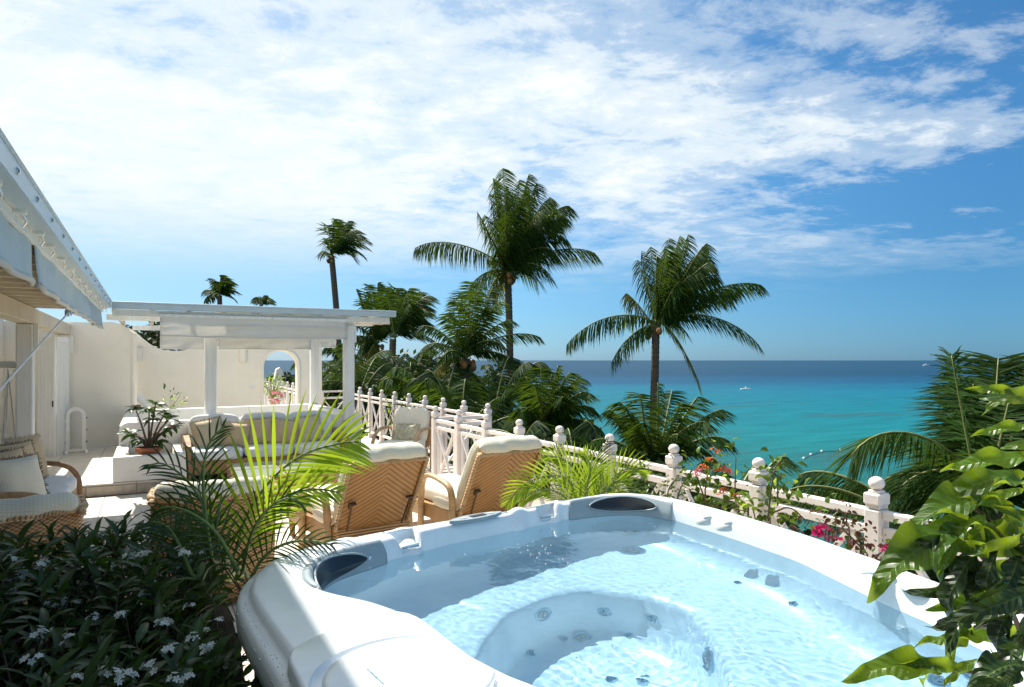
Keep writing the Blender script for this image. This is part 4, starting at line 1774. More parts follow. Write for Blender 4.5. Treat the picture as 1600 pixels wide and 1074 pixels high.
def tub_chair(label, x, y, rz, W=.74, H=.70, gr='rattan tub chairs with their woven backs to the camera'):
    """barrel-backed rattan armchair seen from behind"""
    o = thing('armchair', label, 'armchair', (x, y, 0), R_(rz), gr)

    def back(u, v, off=0.0):
        a = (u - .5) * math.pi * 1.05
        ex = abs(math.sin(a)) ** .8 * (1 if a > 0 else -1)
        xx = ex * (W / 2 - off) * (1 + .05 * v)
        yy = -(math.cos(a) ** .75 if math.cos(a) > 0 else 0) * (.36 - off) + (.25 if abs(a) > math.pi / 2 else 0)
        zz = .06 + (H - .06) * v + .03 * v * math.cos(a)
        return (xx, yy, zz)
    m = M().grid(lambda u, v: back(u, v), 33, 9)
    b = m.build('backrest', wicker, o, True)
    sd = b.modifiers.new('thickness', 'SOLIDIFY')
    sd.thickness = .035
    m = M()
    top = [Vector(back(k / 32, 1.0)) for k in range(33)]
    m.tube(top, .022, 8)
    for a, c in zip(top, top[1:]):
        d = (c - a).normalized()
        for j in (.2, .7):
            q = a.lerp(c, j)
            m.tube([q - d * .008, q + d * .008], .027, 8)
    m.build('woven_rim', cane_m, b, True)
    m = M().rbox((0, .05, .37), (W - .10, .62, .16), 5, 10, .006)
    m.build('seat_cushion', cream_m, o, True)

    def roll(u, v):
        a = 2 * math.pi * v
        th = (u - .5) * math.pi * .72
        e = (1 - abs(2 * u - 1) ** 8) ** .5
        wv = .006 * noise.noise(V(u * 9, math.sin(a), x)) + .004 * math.sin(u * 30)
        rr = .066 * e + wv
        c = V(math.sin(th) / math.sin(math.pi * .36) * (W / 2 - .035), -(math.cos(th) - .45) / .55 * .12 - .205, H + .062)
        d = V(math.sin(th) * .6, -math.cos(th), 0).normalized()
        return tuple(c + d * (rr * math.cos(a)) + UP * (rr * 1.15 * math.sin(a)))
    m = M().grid(roll, 26, 16, cv=True)
    m.build('head_roll', cream_dot, o, True)
    m = M().rbox((0, -.19, .60), (W - .12, .16, .42), 5, 10, .006)
    m.build('back_cushion', cream_dot, o, True)
    for sx in (-1, 1):
        m = M().tube([(sx * (W / 2 - .02), .31, .0), (sx * (W / 2 - .02), .31, H + .01)], .03, 10)
        m.build('front_post', cane_m, o, True, 50)
        m = M().box((sx * (W / 2 - .005), .02, H - .0), (.05, .60, .04), .015)
        m.build('armrest', cane_m, o)
    for sx in (-1, 1):
        for yy in (-.27, .28):
            m = M().tube([(sx * (W / 2 - .10), yy, 0), (sx * (W / 2 - .10), yy, .09)], .025, 8)
            m.build('leg', dark_cane, o, True, 50)
    m = M().box((0, .05, .20), (W - .08, .56, .18), .01)
    m.build('seat_base', wicker, o)
    return o


tub_chair('rattan armchair with cream dotted top cushion in the lower left corner', -.84, 5.30, 8, .86, .74)
tub_chair('rattan armchair with cream dotted top cushion half hidden behind the bright palm frond', .42, 5.42, -4, .80, .74)


# rattan sofa at the left
def side_sofa():
    o = thing('sofa', 'rattan sofa with pale seat cushions and bent cane arms at the left edge', 'sofa', (-1.16, 8.1, 0), 0)
    m = M().box((0, 0, .20), (.80, 1.85, .16), .02)
    m.build('seat_frame', wicker_y, o)
    for yy in (-.62, 0, .62):
        m = M().rbox((.02, yy, .36), (.86, .62, .17), 4.5, 10, .008)
        m.build('seat_cushion', white_cush, o, True)
    for k, yy in enumerate((-.62, 0, .62)):
        m = M().rbox((0, 0, 0), (.20, .62, .50), 3.6, 10, .010)
        b = m.build('back_cushion', white_cush, o, True)
        b.matrix_basis = Matrix.Translation((-.36, yy, .62)) @ Matrix.Rotation(R_(-14), 4, 'Y')
    for sy in (-1, 1):
        y = sy * 1.0
        pts = smooth_path([(-.45, y, .50), (-.2, y, .545), (.15, y, .565), (.34, y, .52), (.44, y, .40), (.46, y, .22), (.44, y, .0)], 3)
        m = M().tube(pts, .028, 10)
        m.build('armrest', cane_m if sy < 0 else dark_cane, o, True)
        m = M().tube([(-.45, y, 0), (-.45, y, .62)], .025, 8)
        m.build('rear_post', dark_cane, o, True, 50)
    for sx in (-.34, .36):
        for sy in (-.85, .85):
            m = M().tube([(sx, sy, 0), (sx, sy, .13)], .025, 8)
            m.build('leg', dark_cane, o, True, 50)


side_sofa()
GP = 'scatter pillows on the left sofa'
dk_fr = mat('dark_brown_fringe', (.14, .10, .06), .9, .2, 9)
tan_fr = mat('tan_fringe', (.42, .34, .22), .9, .2, 9)
pillow('tan ruffle-edged pillow farthest back on the left sofa', (-1.13, 8.62, .66), (R_(-12), 0, R_(62)), .50, .50, .17, tan_fab, tan_fr, GP, 1)
pillow('tan pillow second from the far end of the left sofa', (-1.15, 8.20, .65), (R_(-14), 0, R_(60)), .50, .48, .16, tan_fab, dk_fr, GP, 2)
pillow('brown-edged pillow leaning in the middle of the left sofa', (-1.16, 7.76, .64), (R_(-18), 0, R_(58)), .48, .46, .15, tan_fab, dk_fr, GP, 3)
pillow('light dotted fringed pillow at the near end of the left sofa', (-1.03, 7.36, .62), (R_(-20), 0, R_(46)), .48, .46, .16, cream_dot, dk_fr, GP, 4)


def back_sofa():
    o = thing('sofa', 'long wicker sofa with pale cushions against the low white wall', 'sofa', (1.55, 10.86, 0), 0)
    m = M().box((0, 0, .19), (2.2, .82, .20), .02)
    m.build('seat_frame', wicker, o)
    for sx in (-1, 1):
        m = M()
        m.prism([(-.42, .0), (-.42, .50), (-.30, .56), (.38, .60), (.38, .0)], sx * 1.10 - .05, sx * 1.10 + .05, 'x')
        m.build('armrest', wicker_y, o)
    for k in range(3):
        m = M().rbox((-.70 + .70 * k, -.03, .36), (.70, .82, .17), 5, 10, .008)
        m.build('seat_cushion', white_cush, o, True)
        m = M().rbox((0, 0, 0), (.70, .18, .50), 4.5, 10, .010)
        b = m.build('back_cushion', white_cush, o, True)
        b.matrix_basis = Matrix.Translation((-.70 + .70 * k, .29, .64)) @ Matrix.Rotation(R_(-10), 4, 'X')
    return o


back_sofa()
GP = 'pillows along the back sofa'
for k, (px, zz, mt, lab, w0, rz) in enumerate([(326, .64, olive_fab, 'sand pillow with fringe, leftmost on the back sofa', .50, 6),
                                           (368, .62, tan_fab, 'darker tan pillow second from the left on the back sofa', .44, -6),
                                           (406, .64, tan_fab, 'square tan pillow in the middle of the back sofa', .46, 2),
                                           (444, .63, tan_fab, 'tan pillow behind the bright frond, fourth on the back sofa', .46, -4),
                                           (484, .64, olive_fab, 'pale sand pillow with fringe, rightmost on the back sofa', .48, 8)]):
    Yp = 10.84
    q = Yp / (.88377 - (px - 800) / FOC * .46793)
    pp = FWD * q + RGT * ((px - 800) / FOC * q)
    pillow(lab, (pp.x, Yp - .05 * (k % 2), zz - .01 - .015 * (k % 2)), (R_(-14), R_((-9, 7, -3, 10, -7)[k]), R_(rz * 2)), w0 * .84, w0 * .84, .20, mt, tan_fr, GP, 10 + k)


def coffee_table(label, x, y, sx, sy):
    o = thing('coffee_table', label, 'coffee table', (x, y, 0), R_(1), 'woven glass-topped tables pushed together')
    m = M().box((0, 0, .165), (sx, sy, .30), .012)
    m.build('woven_body', wicker, o)
    m = M().box((0, 0, .326), (sx + .006, sy + .006, .018), .004)
    m.build('table_edge', cane_m, o)
    m = M().box((0, 0, .341), (sx - .03, sy - .03, .010), .003)
    m.build('glass_top', glass_top, o)
    for a in (-1, 1):
        for b in (-1, 1):
            m = M().box((a * (sx / 2 - .04), b * (sy / 2 - .04), .008), (.04, .04, .016))
            m.build('foot', black_m, o)


coffee_table('woven coffee table with glass top, front right of the cluster', 1.75, 8.72, .56, .60)
coffee_table('woven coffee table with glass top, front left of the cluster behind the frond', 1.165, 8.72, .56, .60)
coffee_table('woven coffee table with glass top, back right of the cluster', 1.755, 9.345, .56, .60)
coffee_table('woven coffee table with glass top, back left of the cluster', 1.17, 9.345, .56, .60)


def arm_chair():
    o = thing('armchair', 'cream-cushioned armchair with curved cane arms in the sun by the fence', 'armchair', (3.42, 10.0, 0), R_(136))
    # local: faces +y
    m = M().box((0, .05, .27), (.60, .62, .12), .02)
    m.build('seat_frame', wicker, o)
    m = M().rbox((0, .09, .40), (.60, .68, .16), 5.5, 11, .006)
    m.build('seat_cushion', cream_m, o, True)
    m = M().rbox((0, 0, 0), (.58, .15, .56), 5.5, 11, .006)
    b = m.build('back_cushion', cream_m, o, True)
    b.matrix_basis = Matrix.Translation((0, -.26, .68)) @ Matrix.Rotation(R_(16), 4, 'X')
    m = M().rbox((0, 0, 0), (.62, .045, .60), 8, 7)
    b = m.build('backrest', wicker, o, True)
    b.matrix_basis = Matrix.Translation((0, -.36, .62)) @ Matrix.Rotation(R_(16), 4, 'X')
    for sx in (-1, 1):
        x = sx * .34
        pts = smooth_path([(x, -.36, .62), (x, -.15, .66), (x, .10, .655), (x, .26, .60), (x, .35, .48), (x, .38, .32), (x, .37, .0)], 3)
        m = M().tube(pts, .027, 10)
        m.build('armrest', cane_m, o, True)
        m = M().tube([(x * .9, -.34, 0), (x * .9, -.36, .62)], .022, 8)
        m.build('leg', cane_m, o, True, 50)


arm_chair()
floral = mat('floral_print_linen', (.50, .46, .34), .95, .35, 16, .4, 60, dirt=((.22, .30, .20), 22, .9))
pillow('small floral print pillow with fringe on the sunny cream armchair', (3.46, 10.02, .58), (R_(-22), 0, R_(-44)), .42, .28, .13, floral, tan_fr, None, 31)


# scalloped arched frame standing by the wall
def arch_frame():
    q = P(118, 708, .15)
    o = thing('arched_frame', 'white free-standing arched frame with scalloped sides, before the tall plaster wall', 'frame', (q.x, q.y, .15), R_(14))
    w0, w1, hh = .145, .088, .62
    n = 16
    outer = []
    for k in range(13):
        z = .03 + (hh - .03) * k / 12
        outer.append((w0 + .012 * abs(math.sin(k * math.pi / 3)) - .006, z))
    outer += [(w0 * math.cos(math.pi * k / n), hh + w0 * math.sin(math.pi * k / n)) for k in range(1, n)]
    outer += [(-x, z) for x, z in outer[:13][::-1]]
    inner = [(w1, .05)] * 1 + [(w1, .05 + (hh - .05) * k / 12) for k in range(1, 13)] + [(w1 * math.cos(math.pi * k / n), hh + w1 * math.sin(math.pi * k / n)) for k in range(1, n)]
    inner += [(-x, z) for x, z in inner[:13][::-1]]
    cnt = len(outer)
    vs = [(x, y, z) for y in (-.018, .018) for x, z in outer] + [(x, y, z) for y in (-.018, .018) for x, z in inner]
    fs = []
    for k in range(cnt - 1):
        fs += [(k, k + 1, 2 * cnt + k + 1, 2 * cnt + k), (cnt + k, 3 * cnt + k, 3 * cnt + k + 1, cnt + k + 1),
               (k, cnt + k, cnt + k + 1, k + 1), (2 * cnt + k, 2 * cnt + k + 1, 3 * cnt + k + 1, 3 * cnt + k)]
    m = M().add(vs, fs)
    m.build('arch_rim', plaster_b, o)
    m = M().box((0, 0, .04), (2 * w0, .034, .035), .004)
    m.build('cross_bar', plaster_b, o)
    for sx in (-1, 1):
        m = M().prism([(-.10, .0), (-.07, .0), (-.04, .022), (.04, .022), (.07, .0), (.10, .0), (.05, .05), (-.05, .05)], sx * w0 - .02, sx * w0 + .02, 'x')
        m.build('foot', plaster_b, o)
        for z in (.18, .38, .58):
            m = M().lathe([(.0, 0), (.012, .0), (.012, .02), (.0, .022)], n=8)
            c = m.build('side_knob', dark_metal, o)
            c.location = (sx * (w0 + .004), 0, z)
            c.rotation_euler = (0, sx * R_(90), 0)


arch_frame()
# rolled towel lying on the far planter ledge
o = thing('rolled_towel', 'white rolled towel propped on the far wall ledge behind the clay pot plant', 'towel', (-.14, 14.81, .757))
m = M().tube([(-.09, .0, .27), (.12, .0, .055)], .062, 14)
m.build('towel_roll', white_cush, o, True, 50)


# ------------------------------------------------------------ vegetation
WIND = (RGT * 0.9 - FWD * 0.15)


def bez(p0, p1, p2, p3, n):
    r = []
    for k in range(n + 1):
        t = k / n
        a = 1 - t
        r.append(p0 * (a ** 3) + p1 * (3 * a * a * t) + p2 * (3 * a * t * t) + p3 * (t ** 3))
    return r


def leaflet(m, b, d, L, w_, wv, sag=0.15, n=3, grav=V(0, 0, -1)):
    """one narrow leaflet: ribbon of n segments, tapering, width along wv, bending towards grav"""
    rows = []
    p = b.copy()
    dd = d.normalized()
    for k in range(n + 1):
        t = k / n
        ww = w_ * (0.55 + 1.1 * t if t < .4 else 1.0) * (1 - t ** 2.2) + .0006
        rows.append((p.copy(), ww))
        dd = (dd + grav * (sag / n * (1 + t))).normalized()
        p = p + dd * (L / n)
    vs = []
    for p, ww in rows:
        vs += [p - wv * ww / 2, p + wv * ww / 2]
    m.add(vs, [(2 * k, 2 * k + 1, 2 * k + 3, 2 * k + 2) for k in range(n)])


def frond_mesh(path, nl, L0, w0, rnd, droop=.9, sweep=.55, wind=0.0, lift=.0, rr=.03, nseg=3, side_ref=None, cut=0.12, ragged=.32):
    """feather frond along path; returns (leaf M, rachis M)"""
    lm, rm = M(), M()
    n = len(path) - 1
    rm.tube(path, [rr * (1 - .85 * k / n) + .002 for k in range(n + 1)], 5)
    grav = V(0, 0, -1) * droop + WIND * wind
    nl = int(nl * 1.8)
    w0 = w0 * .85
    L0 = L0 * 1.15
    for k in range(nl):
        s = cut + (1 - cut) * (k + rnd.uniform(-.3, .3)) / nl
        s = min(.995, max(cut, s))
        x = s * n
        i = min(n - 1, int(x))
        p = path[i].lerp(path[i + 1], x - i)
        t = (path[i + 1] - path[i]).normalized()
        if side_ref is not None:
            sd = t.cross(side_ref)
        else:
            sd = t.cross(UP)
        if sd.length < .15:
            sd = t.cross(RGT)
        sd.normalize()
        nm = sd.cross(t).normalized()
        L = L0 * (math.sin(math.pi * min(1, (s - cut) / (1 - cut) * .74 + .14)) ** .6) * rnd.uniform(1 - ragged, 1.05)
        for sg in (-1, 1):
            if rnd.random() < .03:
                continue
            sw = sweep + .35 * s
            d = sd * sg * .85 + t * sw + nm * lift + grav * .95 + V(rnd.uniform(-.16, .16), rnd.uniform(-.16, .16), rnd.uniform(-.16, .16))
            wv = (t * .9 + nm * rnd.uniform(-.5, .5)).normalized()
            leaflet(lm, p, d, L, w0 * rnd.uniform(.8, 1.15), wv, .42, nseg, grav * rnd.uniform(.7, 1.2))
    return lm, rm


def trunk_mesh(pts, r0, r1, rings=.16):
    pts = smooth_path(pts, 3)
    m = M()
    L = sum((b - a).length for a, b in zip(pts, pts[1:]))
    n = max(8, int(L / rings))
    # resample
    acc = [0]
    for a, b in zip(pts, pts[1:]):
        acc.append(acc[-1] + (b - a).length)
    out, rs = [], []
    j = 0
    for k in range(2 * n + 1):
        s = L * k / (2 * n)
        while j < len(acc) - 2 and acc[j + 1] < s:
            j += 1
        f = (s - acc[j]) / max(1e-6, acc[j + 1] - acc[j])
        out.append(pts[j].lerp(pts[j + 1], f))
        r = r0 + (r1 - r0) * (s / L) ** .7
        rs.append(r * (1.05 if k % 2 else .96))
    m.tube(out, rs, 10)
    return m


def palm(label, crown, z, specs, trunk_px=None, scale=1.0, seed=0, fm=None, group=None, wind=.25, nuts=0, L0=.75, droop=.8,
         filler=0, nl=46, r_tr=.13, cat='palm tree', w0=.05, base_z=-7.5, fill_el=(-.5, 1.2), fillL=2.6):
    """crown: (px, py); specs: list of (tip px, tip py, depth offset, bulge, material key)"""
    rnd = random.Random(seed)
    c = D(crown[0], crown[1], z)
    o = thing('palm_tree', label, cat, (c.x, c.y, min(base_z, c.z - 1)), 0, group)
    org = Vector(o.location)

    def loc(p):
        return p - org
    # trunk
    pts = [c - org]
    if trunk_px:
        for px, py in trunk_px:
            pts.append(D(px, py, z) - org)
    last = pts[-1]
    if last.z > .5:
        pts.append(V(last.x, last.y, 0) if not trunk_px else V(last.x + (last.x - pts[-2].x) * .5, last.y, 0))
    tm = trunk_mesh(pts[::-1], r_tr * 1.35, r_tr)
    tm.build('trunk', bark_m, o, True)
    mk = {'g': fm or frond_m, 'y': frond_y, 'b': frond_b}
    for sp in specs:
        tx, ty, dz, bul = sp[:4]
        key = sp[4] if len(sp) > 4 else 'g'
        tip = D(tx, ty, z + dz) - org
        c0 = pts[0] + V(rnd.uniform(-.1, .1), rnd.uniform(-.1, .1), rnd.uniform(-.05, .12))
        ch = tip - c0
        L = ch.length
        p1 = c0 + ch * .30 + UP * (L * bul)
        p2 = c0 + ch * .78 + UP * (L * bul * .95)
        path = bez(c0, p1, p2, tip, 12)
        lm, rm = frond_mesh(path, int(nl * min(1.15, max(.7, L / 3.2))), L0, w0, rnd, droop, .55, wind, .15, rr=.035 * scale)
        f = lm.build('frond', mk[key], o)
        rm.build('midrib', rachis_m, f, True)
    for k in range(filler):
        az = rnd.uniform(0, 2 * math.pi)
        el = rnd.uniform(*fill_el)
        L = fillL * rnd.uniform(.8, 1.1)
        d = V(math.cos(az) * math.cos(el), math.sin(az) * math.cos(el), math.sin(el))
        d = (d + WIND * wind * .6).normalized()
        c0 = pts[0]
        tip = c0 + d * L + UP * (-.25 * L)
        p1 = c0 + d * L * .3 + UP * L * .08
        p2 = c0 + d * L * .75 + UP * L * .06
        path = bez(c0, p1, p2, tip, 10)
        lm, rm = frond_mesh(path, int(nl * .75), L0, w0, rnd, droop, .5, wind, .1, rr=.03 * scale)
        f = lm.build('frond', mk[rnd.choice('gggb')], o)
        rm.build('midrib', rachis_m, f, True)
    if nuts:
        for k in range(nuts):
            a = rnd.uniform(0, 6.28)
            q = pts[0] + V(math.cos(a) * .26, math.sin(a) * .26, rnd.uniform(-.42, -.10)) * scale
            m = M().lathe([(.001, -.13), (.07, -.10), (.105, 0), (.08, .09), (.001, .13)], (q.x, q.y, q.z), 8)
            m.build('coconut', nut_m, o, True)
        for k in range(5):
            a = rnd.uniform(0, 6.28)
            q = pts[0]
            e = q + V(math.cos(a) * .5, math.sin(a) * .5, rnd.uniform(-.5, .1)) * scale
            m = M().tube(smooth_path([q, q.lerp(e, .5) + UP * .12, e], 2), .02, 5)
            m.build('flower_stalk', rachis_m, o, True)
    return o


# hero palms (tips surveyed on the photograph)
palm('tallest coconut palm, centre, with two fronds spread level and the rest swept upright', (793, 425), 26,
     [(648, 388, 0, .20), (930, 396, .3, .16), (786, 262, -.6, .02), (826, 272, .3, .05), (890, 322, .2, .20), (872, 345, -.6, .26), (765, 300, .4, -.02),
      (845, 330, -.8, .12), (800, 300, .8, .05), (758, 470, -.5, .20, 'y'), (732, 452, .5, .28), (770, 475, .6, .22, 'y'), (860, 430, -.9, .25), (818, 300, 1.1, .1),
      (790, 330, -1.2, .06), (775, 340, 1.2, .04), (840, 440, .9, .35), (745, 330, -.2, .02), (868, 395, -.5, .30), (775, 282, .9, .0), (808, 318, -.9, .03), (856, 318, .9, .16), (790, 290, -.2, .0), (882, 338, .5, .22), (860, 308, -.4, .14), (838, 286, .7, .06), (757, 335, -.8, .0), (770, 278, .3, .0), (848, 380, 1.0, .26), (884, 372, -.2, .26), (824, 330, -.2, .1), (775, 392, -1, .15), (812, 280, -.9, .02)],
     [(795, 470), (797, 560), (796, 650), (798, 720)], seed=11, nuts=9, nl=42, L0=1.0, wind=.45, droop=1.3)
palm('coconut palm right of centre against open sea, fronds spread like a star', (1025, 508), 22,
     [(885, 540, 0, .26), (1190, 446, .2, .16), (1186, 540, -.2, .24), (1092, 605, -.6, .22, 'y'), (955, 568, -.3, .26), (978, 458, .5, .10, 'y'), (1075, 366, .2, .0),
      (1108, 400, .4, .12), (1002, 392, -.3, -.03), (1016, 385, .5, .0), (1050, 392, -.7, .05), (1085, 400, .9, .08), (1035, 400, 1.1, .02), (1062, 440, -.9, .16),
      (1140, 470, .9, .20), (1120, 430, -.8, .18), (1070, 520, .9, .34), (1045, 372, .9, .0), (1098, 385, -.3, .05), (1040, 384, -.8, .0), (1104, 380, .6, .06), (1062, 368, -.2, .0), (996, 405, .7, -.02), (1080, 430, -.6, .12), (1110, 410, -.9, .14), (1026, 400, .2, .0), (1150, 455, -.5, .2)],
     [(1024, 550), (1023, 600), (1020, 680)], seed=12, nuts=5, nl=42, L0=.80, r_tr=.125, wind=.4, droop=1.3)
palm('slender far palm leaning over the pergola with its crown blown to one side', (518, 400), 48,
     [(575, 388, 0, .28), (568, 402, .5, .34), (545, 345, .3, .10), (522, 342, -.4, .02), (505, 372, .2, .0), (560, 360, -.6, .22), (540, 350, .9, .12), (574, 376, 1, .2),
      (555, 408, -.5, .40), (530, 345, .6, .05), (512, 352, -.7, .0), (566, 368, -1, .2), (550, 395, .8, .42), (503, 392, .5, .1), (538, 372, -.9, .28)],
     [(521, 430), (527, 500), (530, 560), (531, 640)], seed=13, nuts=5, nl=34, L0=1.0, w0=.09, wind=.75, r_tr=.20)
palm('distant palm crown rising above the pergola roof', (343, 462), 46,
     [(320, 468, 0, .25), (330, 435, .3, .1), (345, 430, 0, .05), (360, 440, .2, .2), (370, 456, -.3, .25), (352, 434, -.4, .1), (318, 455, .5, .2), (366, 468, .4, .3), (338, 440, -.6, .1), (355, 448, .8, .2)],
     [(344, 500), (345, 600)], seed=14, nl=26, L0=.75, w0=.10, wind=.6, r_tr=.16)
palm('lowest distant palm tuft just showing over the pergola gutter', (408, 476), 60,
     [(394, 468, 0, .25), (400, 464, .3, .2), (412, 462, 0, .1), (424, 468, .2, .2), (427, 474, -.3, .25), (405, 463, .8, .1), (418, 465, .6, .2)],
     [(409, 520), (409, 600)], seed=15, nl=24, L0=.8, w0=.11, wind=.6, r_tr=.16)
palm('left palm of the windswept pair beside the pergola end', (588, 538), 30,
     [(556, 452, 0, .02), (575, 445, .5, .0), (590, 442, .2, .0), (548, 500, -.3, .15), (610, 455, -.5, .08), (632, 470, .4, .2), (560, 548, .3, .3), (545, 530, -.5, .25),
      (600, 450, .9, .05), (567, 470, -.8, .03), (616, 500, -.7, .25), (572, 570, -.6, .28, 'y'), (552, 585, .2, .3, 'y'), (580, 460, -.4, .0)],
     [(586, 570), (589, 610), (592, 660)], seed=16, nl=40, L0=.8, w0=.07, wind=.5, nuts=5, r_tr=.16)
palm('right palm of the windswept pair with its crown blown towards the sea', (614, 530), 29,
     [(672, 462, 0, .18), (668, 478, .4, .26), (640, 450, -.3, .08), (655, 456, .5, .1), (620, 450, .3, .03), (690, 545, -.2, .26), (660, 498, .8, .32), (668, 505, -.6, .32),
      (605, 460, -.6, .0), (632, 455, .9, .06), (650, 520, -.8, .40), (640, 475, -.9, .15), (668, 486, -.9, .25)],
     [(613, 560), (611, 610), (612, 670)], seed=17, nl=42, L0=.85, w0=.07, wind=.6, r_tr=.14)
palm('bushy palm with yellow-brown coconut cluster left of the tallest palm', (728, 560), 22,
     [(655, 512, 0, .26), (845, 528, .3, .18), (752, 438, .2, .02), (735, 440, -.4, .0), (712, 470, .4, .06), (662, 612, -.2, .30, 'y'), (815, 575, -.2, .24), (800, 500, .4, .16),
      (770, 448, .7, .03), (675, 590, .5, .34, 'y'), (780, 470, -.6, .1), (690, 560, -.7, .34), (745, 455, -.9, .03), (720, 455, .8, .0), (790, 545, -.8, .3), (660, 545, .6, .28),
      (820, 600, .6, .35), (700, 490, -.6, .1), (760, 480, -1, .1)],
     [(727, 600), (726, 680)], seed=18, nl=42, L0=.62, nuts=12, r_tr=.14, wind=.1)
palm('dense low palm right of the tallest trunk, tips against the turquoise water', (850, 665), 17,
     [(872, 572, 0, .05), (905, 590, .3, .12), (930, 640, .2, .22), (940, 672, -.2, .2), (845, 575, -.3, .0), (822, 590, .4, .03), (800, 600, .2, .12), (890, 582, -.5, .08),
      (918, 612, -.6, .15), (862, 585, .7, .02), (812, 640, -.4, .28), (912, 700, .3, .3), (835, 600, -.8, .03), (880, 620, -.9, .15), (900, 660, .8, .3), (790, 660, .3, .3)],
     [(850, 700), (850, 760)], seed=19, nl=52, L0=.62, r_tr=.13, wind=.08, w0=.042)
palm('low palm below the star-shaped palm, fronds spilling over the fence line', (1024, 735), 12.5,
     [(1028, 598, 0, .0), (952, 640, .2, .14), (968, 628, -.3, .12), (1130, 640, .2, .14), (1140, 690, -.2, .26), (925, 690, -.1, .22), (1090, 620, .4, .06), (985, 650, .6, .05),
      (1065, 630, -.5, .04), (1000, 615, -.6, .0), (1118, 720, .4, .34), (1050, 610, .7, .02), (940, 740, .4, .32), (1105, 660, -.6, .2), (1005, 660, -.8, .1), (1060, 680, -.9, .2)],
     [(1024, 800)], seed=20, nl=54, L0=.50, r_tr=.12, wind=.05, w0=.034)
palm('palm below the right-hand fence, long fronds arching above the rails', (1420, 830), 8.0,
     [(1225, 770, 0, .20), (1250, 742, .6, .22), (1330, 752, .3, .2), (1235, 800, .8, .3), (1480, 850, .4, .3), (1560, 900, .2, .3), (1290, 820, -.3, .3), (1180, 830, 1.0, .35)],
     [(1425, 900)], seed=21, nl=56, L0=.50, r_tr=.12, wind=.0, w0=.024, base_z=-7.5)
palm('low palm behind the bougainvillea with one frond arching over the fence', (1150, 800), 10.5,
     [(1232, 716, 0, .30), (1110, 716, .4, .3), (1200, 730, .6, .34), (1060, 770, .3, .3), (1250, 790, -.3, .3), (1130, 740, -.5, .2)],
     [(1150, 860)], seed=22, nl=50, L0=.42, r_tr=.12, wind=.0, w0=.026)
palm('big close palm on the right edge with an arching frond over the sea', (1556, 800), 6.2,
     [(1330, 712, 0, .36), (1487, 556, .1, -.02), (1560, 560, .5, .0), (1610, 570, .3, .02), (1640, 640, .2, .1), (1440, 860, .4, .45), (1590, 700, -.4, .1), (1380, 820, .5, .40), (1530, 640, .9, .0),
      (1505, 700, .6, .08), (1650, 760, .1, .3), (1400, 770, .3, .38), (1460, 720, .5, .25), (1520, 600, .7, .02), (1580, 610, .2, .0), (1475, 800, -.3, .4), (1350, 780, .7, .42)],
     [(1560, 900)], seed=23, nl=100, L0=.62, r_tr=.13, wind=-.05, w0=.025, droop=.6, scale=.6)
# fillers down the slope
FG = 'palms crowding the slope beyond the far fence'
FW = ['just right of the pergola corner post', 'right of the windswept pair, its crown against the sea', 'low between the pergola post and the windswept pair', 'below the coconut-laden bushy palm, left side',
      'hugging the tallest palm trunk above the fence', 'far behind the trunks of the windswept pair', 'farthest back, between the windswept pair and the bushy palm', 'behind the tallest trunk at the height of the horizon',
      'behind the fence, between the dense palm and the star palm', 'just below the dense low palm, behind the lounger fence', 'at the foot of the tallest trunk, touching the fence balls',
      'low under the bushy palm, behind the armchair fence', 'farthest left, seen between the two right pergola posts']
for k, (px, py, z, f) in enumerate([(548, 598, 27, 14), (640, 612, 30, 12), (560, 625, 24, 14), (690, 655, 21, 12), (770, 660, 20, 14), (600, 612, 38, 10), (655, 600, 42, 9), (760, 640, 27, 9), (960, 760, 13, 12), (900, 745, 14, 12), (800, 735, 15, 14), (720, 690, 18, 14), (535, 618, 40, 12)]):
    palm('dark green low palm ' + FW[k], (px, py), z, [], [(px, py + 30)], seed=40 + k, filler=f, nl=40, L0=.7, w0=.06, group=FG,
         fill_el=(-.35, 1.25), fillL=2.7 if z > 16 else 1.6, wind=.15)


def leafy_tree(label, c, rad, n, seed, mt=tree_m, leaf=.16, base=-7.5, group=None, cat='tree'):
    rnd = random.Random(seed)
    o = thing('broadleaf_tree', label, cat, (c.x, c.y, base), 0, group)
    org = Vector(o.location)
    top = c - org
    m = M()
    m.tube(smooth_path([V(0, 0, 0), V(.2, .1, top.z * .5), top - UP * rad[2] * .5], 2), .18, 8)
    blobs = []
    for k in range(16):
        a, b = rnd.uniform(0, 6.28), rnd.uniform(-.5, 1)
        q = top + V(math.cos(a) * rad[0] * .75 * math.sqrt(1 - b * b * .8), math.sin(a) * rad[1] * .75 * math.sqrt(1 - b * b * .8), b * rad[2] * .75)
        blobs.append((q, rnd.uniform(.30, .5)))
        m.tube([top - UP * rad[2] * .5, (top + q) / 2, q], [.08, .05, .02], 5)
    m.build('trunk', bark_m, o, True)
    lm = M()
    for k in range(n):
        q, s = rnd.choice(blobs)
        d = V(rnd.gauss(0, 1), rnd.gauss(0, 1), rnd.gauss(0, 1)).normalized() * (rnd.random() ** .35) * s
        p = q + V(d.x * rad[0], d.y * rad[1], d.z * rad[2])
        u = V(rnd.gauss(0, 1), rnd.gauss(0, 1), rnd.gauss(0, .6)).normalized()
        v = u.orthogonal().normalized()
        v = (v + u.cross(v) * rnd.uniform(-1, 1)).normalized()
        L = leaf * rnd.uniform(.7, 1.3)
        lm.add([p - u * L / 2, p + v * L * .28, p + u * L / 2, p - v * L * .28], [(0, 1, 2, 3)])
    tag(lm.build('leaves', mt, o), kind='stuff')
    return o


